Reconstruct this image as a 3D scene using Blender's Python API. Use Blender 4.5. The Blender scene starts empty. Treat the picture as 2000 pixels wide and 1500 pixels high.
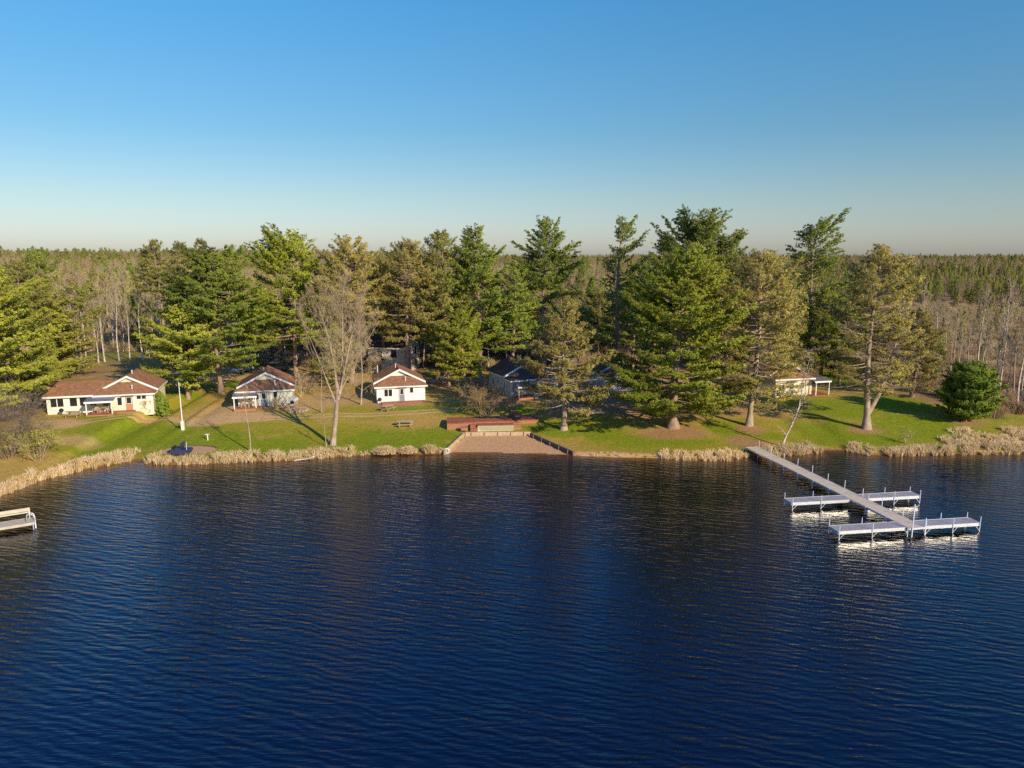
import bpy, math, random
import numpy as np
from math import sin, cos, tan, atan, pi, radians as R

# ------------------------------------------------------------------ camera, sky, sun, exposure
SC = bpy.context.scene
COL = SC.collection
F, PITCH, CAMZ = 1388.0, R(10.33), 24.0
cam = bpy.data.cameras.new('camera'); camo = bpy.data.objects.new('camera', cam); COL.objects.link(camo)
camo.location = (0, 0, CAMZ); camo.rotation_euler = (pi / 2 - PITCH, 0, 0)
cam.sensor_width = 36; cam.lens = F / 2000 * 36; cam.clip_end = 20000; cam.clip_start = 0.5
SC.camera = camo
SUN_EL = R(25); SUN_DIR = np.array([0.665, -0.75]); SUN_DIR /= np.linalg.norm(SUN_DIR)
W_ = bpy.data.worlds.new('World'); SC.world = W_; W_.use_nodes = True
nt = W_.node_tree; bgn = nt.nodes['Background']
sky = nt.nodes.new('ShaderNodeTexSky'); sky.sky_type = 'NISHITA'; sky.sun_disc = False
sky.sun_elevation = SUN_EL; sky.sun_rotation = math.atan2(SUN_DIR[0], SUN_DIR[1])
sky.altitude = 300; sky.air_density = 1.0; sky.dust_density = 0.7; sky.ozone_density = 1.6
tcw = nt.nodes.new('ShaderNodeTexCoord'); sxw = nt.nodes.new('ShaderNodeSeparateXYZ'); crw = nt.nodes.new('ShaderNodeValToRGB')
nt.links.new(tcw.outputs['Generated'], sxw.inputs[0]); nt.links.new(sxw.outputs[2], crw.inputs[0])
for i_, (p_, c_) in enumerate([(0.0, (.37, .385, .48)), (.03, (.37, .39, .46)), (.073, (.355, .395, .425)), (.158, (.26, .405, .465)), (.30, (.205, .485, .61)), (.48, (.12, .39, .80)), (.75, (.10, .34, .85))]):
    e_ = crw.color_ramp.elements[i_] if i_ < 2 else crw.color_ramp.elements.new(p_)
    e_.position = p_; e_.color = (*c_, 1)
mxw = nt.nodes.new('ShaderNodeVectorMath'); mxw.operation = 'MULTIPLY'
nt.links.new(sky.outputs[0], mxw.inputs[0]); nt.links.new(crw.outputs[0], mxw.inputs[1]); nt.links.new(mxw.outputs[0], bgn.inputs[0])
bgn.inputs[1].default_value = 0.21
sl = bpy.data.lights.new('sun', 'SUN'); so = bpy.data.objects.new('sun', sl); COL.objects.link(so)
sl.energy = 5.0; sl.angle = R(0.53); sl.color = (1.0, 0.82, 0.57)
so.rotation_euler = (pi / 2 - SUN_EL, 0, math.atan2(SUN_DIR[0], -SUN_DIR[1]))
SC.view_settings.view_transform = 'Standard'; SC.view_settings.look = 'None'
SC.view_settings.exposure = 0.2; SC.view_settings.gamma = 1
SC.cycles.use_denoising = False
SC.cycles.max_bounces = 7; SC.cycles.diffuse_bounces = 4; SC.cycles.glossy_bounces = 3
SC.cycles.transparent_max_bounces = 8; SC.cycles.caustics_reflective = False; SC.cycles.caustics_refractive = False

# ------------------------------------------------------------------ pixels of the photo to places on the ground
CP, SP = cos(PITCH), sin(PITCH)
def ray(px, py):
    u, v = (px - 1000) / F, (750 - py) / F
    return np.array([u, CP + v * SP, -SP + v * CP])
def at(px, py, z):
    r = ray(px, py); k = (z - CAMZ) / r[2]
    return r[0] * k, r[1] * k
def proj(x, y, z):
    dz = z - CAMZ; d = y * CP - dz * SP
    return 1000 + F * x / d, 750 - F * (y * SP + dz * CP) / d
SHORE_PX = [(0, 968), (60, 945), (130, 925), (200, 911), (262, 898), (290, 905), (340, 908), (420, 905), (500, 901), (560, 899), (620, 896),
            (690, 890), (720, 889), (800, 888), (860, 887), (930, 886), (1000, 887), (1118, 890), (1200, 893), (1290, 895), (1350, 899),
            (1420, 899), (1455, 892), (1530, 890), (1590, 886), (1612, 879), (1650, 881), (1690, 888), (1740, 890), (1800, 889),
            (1900, 887), (2000, 886), (2150, 885), (2400, 880)]
SH = [at(a, b, 0.0) for a, b in SHORE_PX]
SH = [(-900, -1500), (-125, -120), (-100, 0), (-76, 42), (-63, 59)] + SH + [(150, 92), (300, 80), (900, -100), (3000, -1500)]
SHX = np.array([p[0] for p in SH]); SHY = np.array([p[1] for p in SH])
def ys(x): return np.interp(x, SHX, SHY)
def sstep(a, b, v):
    t = np.clip((v - a) / (b - a), 0, 1); return t * t * (3 - 2 * t)
def sdist(x, y):
    g = (ys(x + 1.0) - ys(x - 1.0)) / 2
    return (y - ys(x)) / np.sqrt(1 + g * g)
# beach corner points
BZ = 0.55
bl0 = at(868, 886, 0.05); br0 = at(1119, 889, 0.05); bl1 = at(912, 850, BZ); br1 = at(1034, 849, BZ)
def in_beach(x, y, m=0.0):
    t = (y - bl0[1]) / (bl1[1] - bl0[1])
    xl = bl0[0] + (bl1[0] - bl0[0]) * t - m; xr = br0[0] + (br1[0] - br0[0]) * t + m
    return (x > xl) & (x < xr) & (y > bl0[1] - 3) & (y < bl1[1] + m)
def fbm(x, y, s, seed=0):
    v = 0; a = 1
    r = np.random.RandomState(seed)
    for k in range(4):
        ph = r.uniform(0, 6.28, 6); f = s * 2 ** k
        v = v + a * (np.sin(x * f + ph[0] + 1.7 * np.sin(y * f * .7 + ph[1])) * np.sin(y * f * 1.1 + ph[2] + 1.3 * np.sin(x * f * .6 + ph[3])))
        a *= .55
    return v
def hgt(x, y):
    x = np.asarray(x, float); y = np.asarray(y, float)
    s = sdist(x, y)
    land = 0.32 * sstep(-0.1, 0.7, s) + 1.75 * sstep(0, 26, s) + 0.05 * fbm(x, y, .15, 3) * sstep(1, 6, s)
    land = land + 3.0 * sstep(260, 480, y) * sstep(-20, -140, x) + 5.0 * sstep(700, 2600, y) + 7.0 * sstep(500, 1100, y) * sstep(-100, -420, x) + 3 * fbm(x, y, .004, 8) * sstep(400, 1200, y)
    bed = -0.05 + np.maximum(s * 0.14, -3.0)
    h = np.where(s > 0, land, bed)
    b = in_beach(x, y)
    hb = np.clip(-0.02 + 0.085 * (y - ys(x)), -2.5, BZ)
    return np.where(b, np.minimum(h, hb), h)
def W(px, py):
    z = 1.5
    for _ in range(30):
        x, y = at(px, py, z); z = 0.5 * z + 0.5 * float(hgt(x, y))
    return x, y, float(hgt(x, y))
def ztop(y, py):
    k = (750 - py) / F
    return CAMZ + y * (k * CP - SP) / (CP + k * SP)
def mpp(x, y, z=2.0):                      # metres per photo pixel there
    return (y * CP - (z - CAMZ) * SP) / F

# ------------------------------------------------------------------ mesh building
class Geo:
    def __init__(s): s.v = []; s.f = []; s.n = 0; s.sm = []
    def mesh(s, V, faces, smooth=False):
        V = np.asarray(V, float).reshape(-1, 3)
        s.v.append(V); s.f.append((np.asarray(faces, np.int32) + s.n, smooth)); s.n += len(V)
    def quads(s, Q): Q = np.asarray(Q, float); n = len(Q); s.mesh(Q.reshape(-1, 3), np.arange(n * 4).reshape(-1, 4))
    def tris(s, Q): Q = np.asarray(Q, float); n = len(Q); s.mesh(Q.reshape(-1, 3), np.arange(n * 3).reshape(-1, 3))
    def poly(s, pts): s.mesh(pts, [list(range(len(pts)))])
    def box(s, x0, x1, y0, y1, z0, z1):
        V = [(x0, y0, z0), (x1, y0, z0), (x1, y1, z0), (x0, y1, z0), (x0, y0, z1), (x1, y0, z1), (x1, y1, z1), (x0, y1, z1)]
        s.mesh(V, [(0, 3, 2, 1), (4, 5, 6, 7), (0, 1, 5, 4), (1, 2, 6, 5), (2, 3, 7, 6), (3, 0, 4, 7)])
        return s
    def slab(s, P, n):                     # polygon P extruded along vector n
        P = [np.array(p, float) for p in P]; n = np.array(n, float); k = len(P)
        s.mesh(P + [p + n for p in P], [[i for i in range(k)][::-1]]); b = s.n - 2 * k
        s.f.append((np.array([[i + k for i in range(k)]], np.int32) + b, False))
        s.f.append((np.array([(i, (i + 1) % k, (i + 1) % k + k, i + k) for i in range(k)], np.int32) + b, False))
        return s
    def bar(s, a, b, w, h=None):           # square bar from a to b
        a = np.array(a, float); b = np.array(b, float); d = b - a; d /= np.linalg.norm(d)
        u = np.cross(d, (0, 0, 1)); u = np.array([1., 0, 0]) if np.linalg.norm(u) < 1e-3 else u / np.linalg.norm(u)
        v = np.cross(u, d); h = h or w; u = u * w / 2; v = v * h / 2
        s.slab([a - u - v, a + u - v, a + u + v, a - u + v], b - a); return s
    def tube(s, P, r, k=8, cap=True):      # smooth tapered tube along points
        P = np.asarray(P, float); m = len(P); r = np.broadcast_to(np.asarray(r, float), (m,))
        T = np.gradient(P, axis=0); T /= np.linalg.norm(T, axis=1)[:, None] + 1e-9
        ref = np.array([0, 1., 0]) if abs(T[:, 1]).mean() < .8 else np.array([1., 0, 0])
        U = np.cross(T, ref); U /= np.linalg.norm(U, axis=1)[:, None] + 1e-9; V = np.cross(T, U)
        a = np.arange(k) * 2 * pi / k
        X = P[:, None] + r[:, None, None] * (np.cos(a)[None, :, None] * U[:, None] + np.sin(a)[None, :, None] * V[:, None])
        i = np.arange(m - 1)[:, None] * k; j = np.arange(k)[None]; j2 = (j + 1) % k
        fc = np.stack([i + j, i + j2, i + k + j2, i + k + j], -1).reshape(-1, 4)
        s.mesh(X.reshape(-1, 3), fc, True)
        if cap:
            s.f.append((np.array([list(range(k))], np.int32) + s.n - m * k, False))
            s.f.append((np.array([list(range(k))], np.int32) + s.n - k, False))
        return s
    def segs(s, A, B, ra, rb, k=3):        # many small tapered prisms at once
        A = np.asarray(A); B = np.asarray(B); n = len(A)
        if n == 0: return s
        D = B - A; D /= np.linalg.norm(D, axis=1)[:, None] + 1e-9
        ref = np.where(np.abs(D[:, 2:3]) > .9, np.array([[1., 0, 0]]), np.array([[0, 0, 1.]]))
        U = np.cross(D, ref); U /= np.linalg.norm(U, axis=1)[:, None] + 1e-9; V = np.cross(D, U)
        ra = np.broadcast_to(ra, (n,)); rb = np.broadcast_to(rb, (n,))
        a = np.arange(k) * 2 * pi / k
        C = (np.cos(a)[None, :, None] * U[:, None] + np.sin(a)[None, :, None] * V[:, None])
        X = np.concatenate([A[:, None] + ra[:, None, None] * C, B[:, None] + rb[:, None, None] * C], 1)
        b = (np.arange(n) * 2 * k)[:, None, None]; j = np.arange(k); j2 = (j + 1) % k
        fc = (b + np.stack([j, j2, j2 + k, j + k], -1)[None]).reshape(-1, 4)
        s.mesh(X.reshape(-1, 3), fc, True); return s
    def build(s, name, mat, parent=None, loc=None, link=True):
        me = bpy.data.meshes.new(name)
        V = np.concatenate(s.v); me.vertices.add(len(V)); me.vertices.foreach_set('co', V.ravel().astype(np.float32))
        tot = np.concatenate([np.full(len(f), f.shape[1], np.int32) for f, _ in s.f])
        li = np.concatenate([f.ravel() for f, _ in s.f]); smo = np.concatenate([np.full(len(f), q) for f, q in s.f])
        me.loops.add(len(li)); me.loops.foreach_set('vertex_index', li.astype(np.int32))
        me.polygons.add(len(tot)); st = np.concatenate([[0], np.cumsum(tot)[:-1]]).astype(np.int32)
        me.polygons.foreach_set('loop_start', st); me.polygons.foreach_set('use_smooth', smo.astype(bool))
        me.update(calc_edges=True)
        me.materials.append(mat)
        o = bpy.data.objects.new(name, me)
        if link: COL.objects.link(o)
        if parent: o.parent = parent
        if loc is not None: o.location = loc
        return o
def tag(o, label=None, cat=None, group=None, kind=None):
    if label: o['label'] = label
    if cat: o['category'] = cat
    if group: o['group'] = group
    if kind: o['kind'] = kind
    return o
def empty(name, loc, rz=0, **k):
    o = bpy.data.objects.new(name, None); COL.objects.link(o); o.location = loc; o.rotation_euler = (0, 0, rz)
    o.empty_display_size = .3
    return tag(o, **k)
def copy_tree(o, loc, rz, scale=1.0, **k):
    c = o.copy(); COL.objects.link(c); c.location = loc; c.rotation_euler = (0, 0, rz); c.scale = (scale,) * 3
    for ch in o.children:
        d = ch.copy(); COL.objects.link(d); d.parent = c
        for g in ch.children:
            e = g.copy(); COL.objects.link(e); e.parent = d
    return tag(c, **k)

# ------------------------------------------------------------------ materials
def mat(name, c1, c2=None, scale=3.0, rough=.75, metal=0.0, bump=0.0, bscale=20.0, stretch=None, c3=None, trans=0.0, spec=None, lines=None, island=0.0, leaf=False):
    m = bpy.data.materials.new(name); m.use_nodes = True; n = m.node_tree; N = n.nodes; L = n.links
    p = N['Principled BSDF']; p.inputs['Roughness'].default_value = rough; p.inputs['Metallic'].default_value = metal
    if spec is not None: p.inputs['Specular IOR Level'].default_value = spec
    tc = N.new('ShaderNodeTexCoord'); mp = N.new('ShaderNodeMapping'); L.new(tc.outputs['Object'], mp.inputs[0])
    if stretch: mp.inputs['Scale'].default_value = stretch
    c = None
    if c2 is not None:
        nz = N.new('ShaderNodeTexNoise'); nz.inputs['Scale'].default_value = scale; nz.inputs['Detail'].default_value = 4
        L.new(mp.outputs[0], nz.inputs['Vector'])
        cr = N.new('ShaderNodeValToRGB'); cr.color_ramp.elements[0].position = .36; cr.color_ramp.elements[1].position = .64
        cr.color_ramp.elements[0].color = (*c1, 1); cr.color_ramp.elements[1].color = (*c2, 1)
        if c3: e = cr.color_ramp.elements.new(.5); e.color = (*c3, 1)
        L.new(nz.outputs[0], cr.inputs[0]); c = cr.outputs[0]
    if island > 0:
        ge = N.new('ShaderNodeNewGeometry'); mr = N.new('ShaderNodeMapRange'); L.new(ge.outputs['Random Per Island'], mr.inputs[0])
        mr.inputs[3].default_value = 1 - island; mr.inputs[4].default_value = 1 + island
        oi = N.new('ShaderNodeObjectInfo'); m2 = N.new('ShaderNodeMapRange'); L.new(oi.outputs['Random'], m2.inputs[0])
        m2.inputs[3].default_value = 1 - island * .6; m2.inputs[4].default_value = 1 + island * .6
        mu = N.new('ShaderNodeMath'); mu.operation = 'MULTIPLY'; L.new(mr.outputs[0], mu.inputs[0]); L.new(m2.outputs[0], mu.inputs[1])
        vm = N.new('ShaderNodeVectorMath'); vm.operation = 'SCALE'
        if c is None: vm.inputs[0].default_value = c1
        else: L.new(c, vm.inputs[0])
        L.new(mu.outputs[0], vm.inputs['Scale']); c = vm.outputs[0]
    if c is None: p.inputs['Base Color'].default_value = (*c1, 1)
    else: L.new(c, p.inputs['Base Color'])
    if lines:                                # (axis, period, depth): lapped siding, planks, shingle courses
        ax, per, dep = lines
        sx = N.new('ShaderNodeSeparateXYZ'); L.new(tc.outputs['Object'], sx.inputs[0])
        d = N.new('ShaderNodeMath'); d.operation = 'DIVIDE'; L.new(sx.outputs[ax], d.inputs[0]); d.inputs[1].default_value = per
        fr = N.new('ShaderNodeMath'); fr.operation = 'FRACT'; L.new(d.outputs[0], fr.inputs[0])
        b = N.new('ShaderNodeBump'); b.inputs['Distance'].default_value = dep; b.inputs['Strength'].default_value = 1
        L.new(fr.outputs[0], b.inputs['Height']); L.new(b.outputs[0], p.inputs['Normal'])
    elif bump:
        nb = N.new('ShaderNodeTexNoise'); nb.inputs['Scale'].default_value = bscale; nb.inputs['Detail'].default_value = 3
        L.new(mp.outputs[0], nb.inputs['Vector'])
        b = N.new('ShaderNodeBump'); b.inputs['Distance'].default_value = bump; L.new(nb.outputs[0], b.inputs['Height']); L.new(b.outputs[0], p.inputs['Normal'])
    nout = None
    if leaf:                                 # needles and leaves are shaded as soft masses that face outwards
        a = N.new('ShaderNodeVectorMath'); a.operation = 'MULTIPLY'; L.new(tc.outputs['Object'], a.inputs[0]); a.inputs[1].default_value = (1, 1, 0)
        b1 = N.new('ShaderNodeVectorMath'); b1.operation = 'NORMALIZE'; L.new(a.outputs[0], b1.inputs[0])
        ge2 = N.new('ShaderNodeNewGeometry'); vt = N.new('ShaderNodeVectorTransform'); vt.vector_type = 'NORMAL'; vt.convert_from = 'OBJECT'; vt.convert_to = 'WORLD'
        L.new(b1.outputs[0], vt.inputs[0])
        m1 = N.new('ShaderNodeVectorMath'); m1.operation = 'SCALE'; L.new(vt.outputs[0], m1.inputs[0]); m1.inputs['Scale'].default_value = .55
        a2 = N.new('ShaderNodeVectorMath'); a2.operation = 'ADD'; L.new(m1.outputs[0], a2.inputs[0]); a2.inputs[1].default_value = (0, 0, .35)
        m3 = N.new('ShaderNodeVectorMath'); m3.operation = 'SCALE'; L.new(ge2.outputs['Normal'], m3.inputs[0]); m3.inputs['Scale'].default_value = .6
        a3 = N.new('ShaderNodeVectorMath'); a3.operation = 'ADD'; L.new(a2.outputs[0], a3.inputs[0]); L.new(m3.outputs[0], a3.inputs[1])
        n3 = N.new('ShaderNodeVectorMath'); n3.operation = 'NORMALIZE'; L.new(a3.outputs[0], n3.inputs[0]); nout = n3.outputs[0]
        L.new(nout, p.inputs['Normal'])
    if trans > 0:
        t = N.new('ShaderNodeBsdfTranslucent')
        mx = N.new('ShaderNodeMixShader'); mx.inputs[0].default_value = trans
        if c is None: t.inputs[0].default_value = (*c1, 1)
        else: L.new(c, t.inputs[0])
        L.new(p.outputs[0], mx.inputs[1]); L.new(t.outputs[0], mx.inputs[2]); L.new(mx.outputs[0], N['Material Output'].inputs[0])
    return m
M = {}
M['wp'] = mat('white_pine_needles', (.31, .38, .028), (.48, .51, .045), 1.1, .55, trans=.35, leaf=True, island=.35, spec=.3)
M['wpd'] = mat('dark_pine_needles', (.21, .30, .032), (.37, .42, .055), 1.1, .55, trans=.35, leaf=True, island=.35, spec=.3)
M['wpy'] = mat('yellow_pine_needles', (.38, .43, .04), (.54, .54, .08), .9, .55, trans=.35, leaf=True, island=.3, spec=.3)
M['rp'] = mat('red_pine_needles', (.36, .33, .065), (.56, .46, .12), .9, .6, trans=.35, leaf=True, island=.35, spec=.25)
M['rpg'] = mat('olive_pine_needles', (.29, .32, .055), (.45, .43, .09), .9, .6, trans=.35, leaf=True, island=.35, spec=.25)
M['ced'] = mat('cedar_leaves', (.33, .35, .04), (.48, .44, .07), .9, .6, trans=.35, leaf=True, island=.3, spec=.25)
M['spr'] = mat('spruce_needles', (.21, .31, .035), (.36, .45, .055), .9, .6, trans=.35, leaf=True, island=.3, spec=.25)
M['spy'] = mat('budding_foliage', (.42, .41, .10), (.54, .50, .16), .5, .7, trans=.35, leaf=True, island=.3, spec=.2)
M['bark'] = mat('pine_bark', (.20, .13, .09), (.36, .26, .19), 5, .9, bump=.03, bscale=9, stretch=(1, 1, .25))
M['barkg'] = mat('grey_bark', (.27, .20, .14), (.42, .33, .24), 5, .9, bump=.02, bscale=9, stretch=(1, 1, .25))
M['birch'] = mat('birch_bark', (.62, .54, .44), (.75, .68, .58), 3, .8, c3=(.3, .24, .2), stretch=(1, 1, 2.5))
M['twig'] = mat('bare_twigs', (.42, .32, .18), (.52, .41, .25), .6, .85, island=.25, spec=.2)
M['twigd'] = mat('dark_grey_twigs', (.20, .155, .12), (.30, .24, .19), .6, .85, island=.25, spec=.2)
M['twigr'] = mat('reddish_twigs', (.30, .19, .11), (.40, .27, .165), .5, .85, island=.25, spec=.2)
M['twigt'] = mat('tan_twigs', (.34, .26, .15), (.42, .34, .20), .5, .85, island=.25, spec=.2)
M['straw'] = mat('dry_sedge', (.69, .52, .28), (.84, .69, .43), .6, .8, trans=.25, island=.25, spec=.2)
M['strawg'] = mat('green_sedge', (.42, .38, .08), (.55, .47, .14), .8, .8, trans=.25, island=.25, spec=.2)
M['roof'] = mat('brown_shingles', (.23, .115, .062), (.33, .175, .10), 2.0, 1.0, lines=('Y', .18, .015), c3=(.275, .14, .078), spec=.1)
M['roofd'] = mat('dark_shaded_shingles', (.12, .07, .045), (.16, .10, .065), 2.0, 1.0, spec=.1)  # dark roofing; on the grey cottage, brown shingles with shade painted in
M['white'] = mat('white_paint', (.80, .79, .76), (.74, .73, .70), 1.5, .5)
M['sidw'] = mat('white_siding', (.78, .79, .80), (.72, .73, .73), .8, .6, lines=('Z', .15, .012))
M['sidc'] = mat('cream_siding', (.76, .71, .54), (.70, .65, .49), .8, .6, lines=('Z', .15, .012))
M['sidp'] = mat('pale_siding', (.76, .74, .60), (.70, .68, .54), .8, .6, lines=('Z', .15, .012))
M['sidm'] = mat('mint_siding', (.76, .78, .68), (.71, .73, .63), .8, .6, lines=('Z', .2, .012))
M['sidg'] = mat('grey_siding', (.56, .54, .50), (.50, .48, .45), .8, .6, lines=('Z', .15, .012))
M['glass'] = mat('window_glass', (.02, .022, .025), rough=.06, spec=.8)
M['metal'] = mat('awning_metal', (.22, .23, .26), (.18, .19, .21), 2, .4, metal=.3, lines=('X', .3, .02))
M['doorg'] = mat('grey_door', (.22, .23, .26), rough=.5)
M['doorb'] = mat('blue_door', (.13, .17, .27), rough=.5)
M['doort'] = mat('tan_door', (.45, .24, .12), rough=.5)
M['deck'] = mat('red_deck_boards', (.26, .085, .042), (.35, .13, .07), 2, .65, lines=('Y', .14, .012))
M['deckv'] = mat('red_deck_skirt', (.33, .15, .07), (.42, .20, .10), 3, .7, lines=('X', .14, .012))
M['wood'] = mat('weathered_wood', (.38, .28, .18), (.52, .40, .27), 6, .85, stretch=(1, 6, 6))
M['timber'] = mat('timber_wall', (.40, .30, .20), (.55, .42, .28), 4, .85, bump=.01, bscale=12)
M['timberd'] = mat('dark_timber', (.10, .08, .06), (.17, .13, .09), 4, .9, bump=.01, bscale=12)
M['lattice'] = mat('lattice_cream', (.62, .58, .40), (.55, .50, .34), 2, .7)
M['alu'] = mat('dock_aluminium', (.92, .92, .92), (.86, .86, .87), 2, .37, metal=.6)
M['alup'] = mat('dock_post_metal', (.82, .82, .82), rough=.4, metal=.6)
M['dockd'] = mat('dock_decking', (.58, .49, .36), (.66, .56, .42), 3, .8, lines=('Y', .15, .01))
M['dockg'] = mat('grey_dock_decking', (.27, .26, .29), (.33, .32, .34), 3, .75, lines=('Y', .15, .01))
M['plast'] = mat('pale_bench_boards', (.52, .47, .36), (.45, .40, .30), 2, .6)
M['black'] = mat('black_enamel', (.02, .02, .02), rough=.35)
M['blue'] = mat('dark_blue_plastic', (.03, .035, .09), (.045, .05, .12), 4, .5)
M['tank'] = mat('tank_paint', (.62, .63, .62), rough=.35)
M['stone'] = mat('fire_ring_stone', (.30, .26, .22), (.42, .37, .32), 6, .9)
M['rubber'] = mat('rubber', (.02, .02, .02), rough=.8)
M['carw'] = mat('silver_car_paint', (.45, .47, .50), rough=.25, metal=.4)
M['card'] = mat('dark_car_paint', (.03, .035, .05), rough=.2)
M['sandm'] = mat('pit_sand', (.42, .25, .12), (.50, .32, .17), 5, .95)
M['leafo'] = mat('dry_shrub_leaves', (.28, .17, .07), (.36, .24, .09), 2, .8, trans=.2, island=.3)
M['yel'] = mat('yellow_paddle', (.65, .5, .05), rough=.5)

def ground_material():
    m = bpy.data.materials.new('lawn_and_forest_floor'); m.use_nodes = True; n = m.node_tree; N = n.nodes; L = n.links
    p = N['Principled BSDF']; p.inputs['Roughness'].default_value = .95; p.inputs['Specular IOR Level'].default_value = .15
    ge = N.new('ShaderNodeNewGeometry')
    def noise(sc, det=5, rough=.6):
        z = N.new('ShaderNodeTexNoise'); z.inputs['Scale'].default_value = sc; z.inputs['Detail'].default_value = det; z.inputs['Roughness'].default_value = rough
        L.new(ge.outputs['Position'], z.inputs['Vector']); return z.outputs[0]
    def ramp(f, c1, c2, a=.35, b=.65):
        r = N.new('ShaderNodeValToRGB'); L.new(f, r.inputs[0]); r.color_ramp.elements[0].position = a; r.color_ramp.elements[1].position = b
        r.color_ramp.elements[0].color = (*c1, 1); r.color_ramp.elements[1].color = (*c2, 1); return r.outputs[0]
    def attr(nm):
        a = N.new('ShaderNodeAttribute'); a.attribute_name = nm; return a.outputs['Fac']
    def mth(op, a, b):
        q = N.new('ShaderNodeMath'); q.operation = op; q.use_clamp = False
        for i, v in ((0, a), (1, b)):
            if isinstance(v, (int, float)): q.inputs[i].default_value = v
            else: L.new(v, q.inputs[i])
        return q.outputs[0]
    def mix(f, a, b):
        q = N.new('ShaderNodeMix'); q.data_type = 'RGBA'; L.new(f, q.inputs[0]); L.new(a, q.inputs[6]); L.new(b, q.inputs[7]); return q.outputs[2]
    n1, n2, n3 = noise(.35, 8, .75), noise(2.2, 6, .75), noise(1.7, 9, .9)
    nn = mth('ADD', mth('MULTIPLY', mth('SUBTRACT', n1, .5), 1.5), mth('MULTIPLY', mth('SUBTRACT', n2, .5), 1.1))
    def edge(a, w=.22, k=.55):
        v = mth('ADD', a, mth('MULTIPLY', nn, k))
        r = N.new('ShaderNodeMapRange'); r.interpolation_type = 'SMOOTHSTEP'; L.new(v, r.inputs[0]); r.inputs[1].default_value = .5 - w; r.inputs[2].default_value = .5 + w
        return r.outputs[0]
    green = ramp(n3, (.10, .155, .004), (.31, .36, .016), .3, .7); tan_ = ramp(n3, (.30, .19, .04), (.58, .40, .11), .3, .7)
    olive = ramp(n3, (.19, .185, .012), (.42, .36, .04), .3, .7)
    c = mix(edge(attr('olive'), .35, .9), tan_, olive)
    c = mix(edge(mth('SUBTRACT', attr('green'), .07), .38, 1.35), c, green)
    c = mix(edge(attr('needle'), .45, .8), c, ramp(n3, (.33, .18, .075), (.46, .28, .13)))
    c = mix(edge(attr('dirt'), .25, .35), c, ramp(n3, (.50, .31, .13), (.60, .41, .20)))
    c = mix(edge(attr('forest'), .3), c, ramp(n2, (.14, .085, .05), (.26, .16, .10)))
    c = mix(edge(attr('marsh'), .3), c, ramp(n2, (.27, .16, .075), (.36, .25, .11)))
    c = mix(edge(attr('wet'), .3, .15), c, ramp(n3, (.22, .10, .045), (.30, .15, .07)))
    c = mix(edge(attr('sand'), .1, .0), c, ramp(n3, (.50, .29, .145), (.60, .38, .20)))
    L.new(c, p.inputs['Base Color'])
    b = N.new('ShaderNodeBump'); b.inputs['Distance'].default_value = .12; b.inputs['Strength'].default_value = .8
    L.new(mth('ADD', n3, mth('MULTIPLY', n2, 1.5)), b.inputs['Height']); L.new(b.outputs[0], p.inputs['Normal'])
    return m

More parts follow.
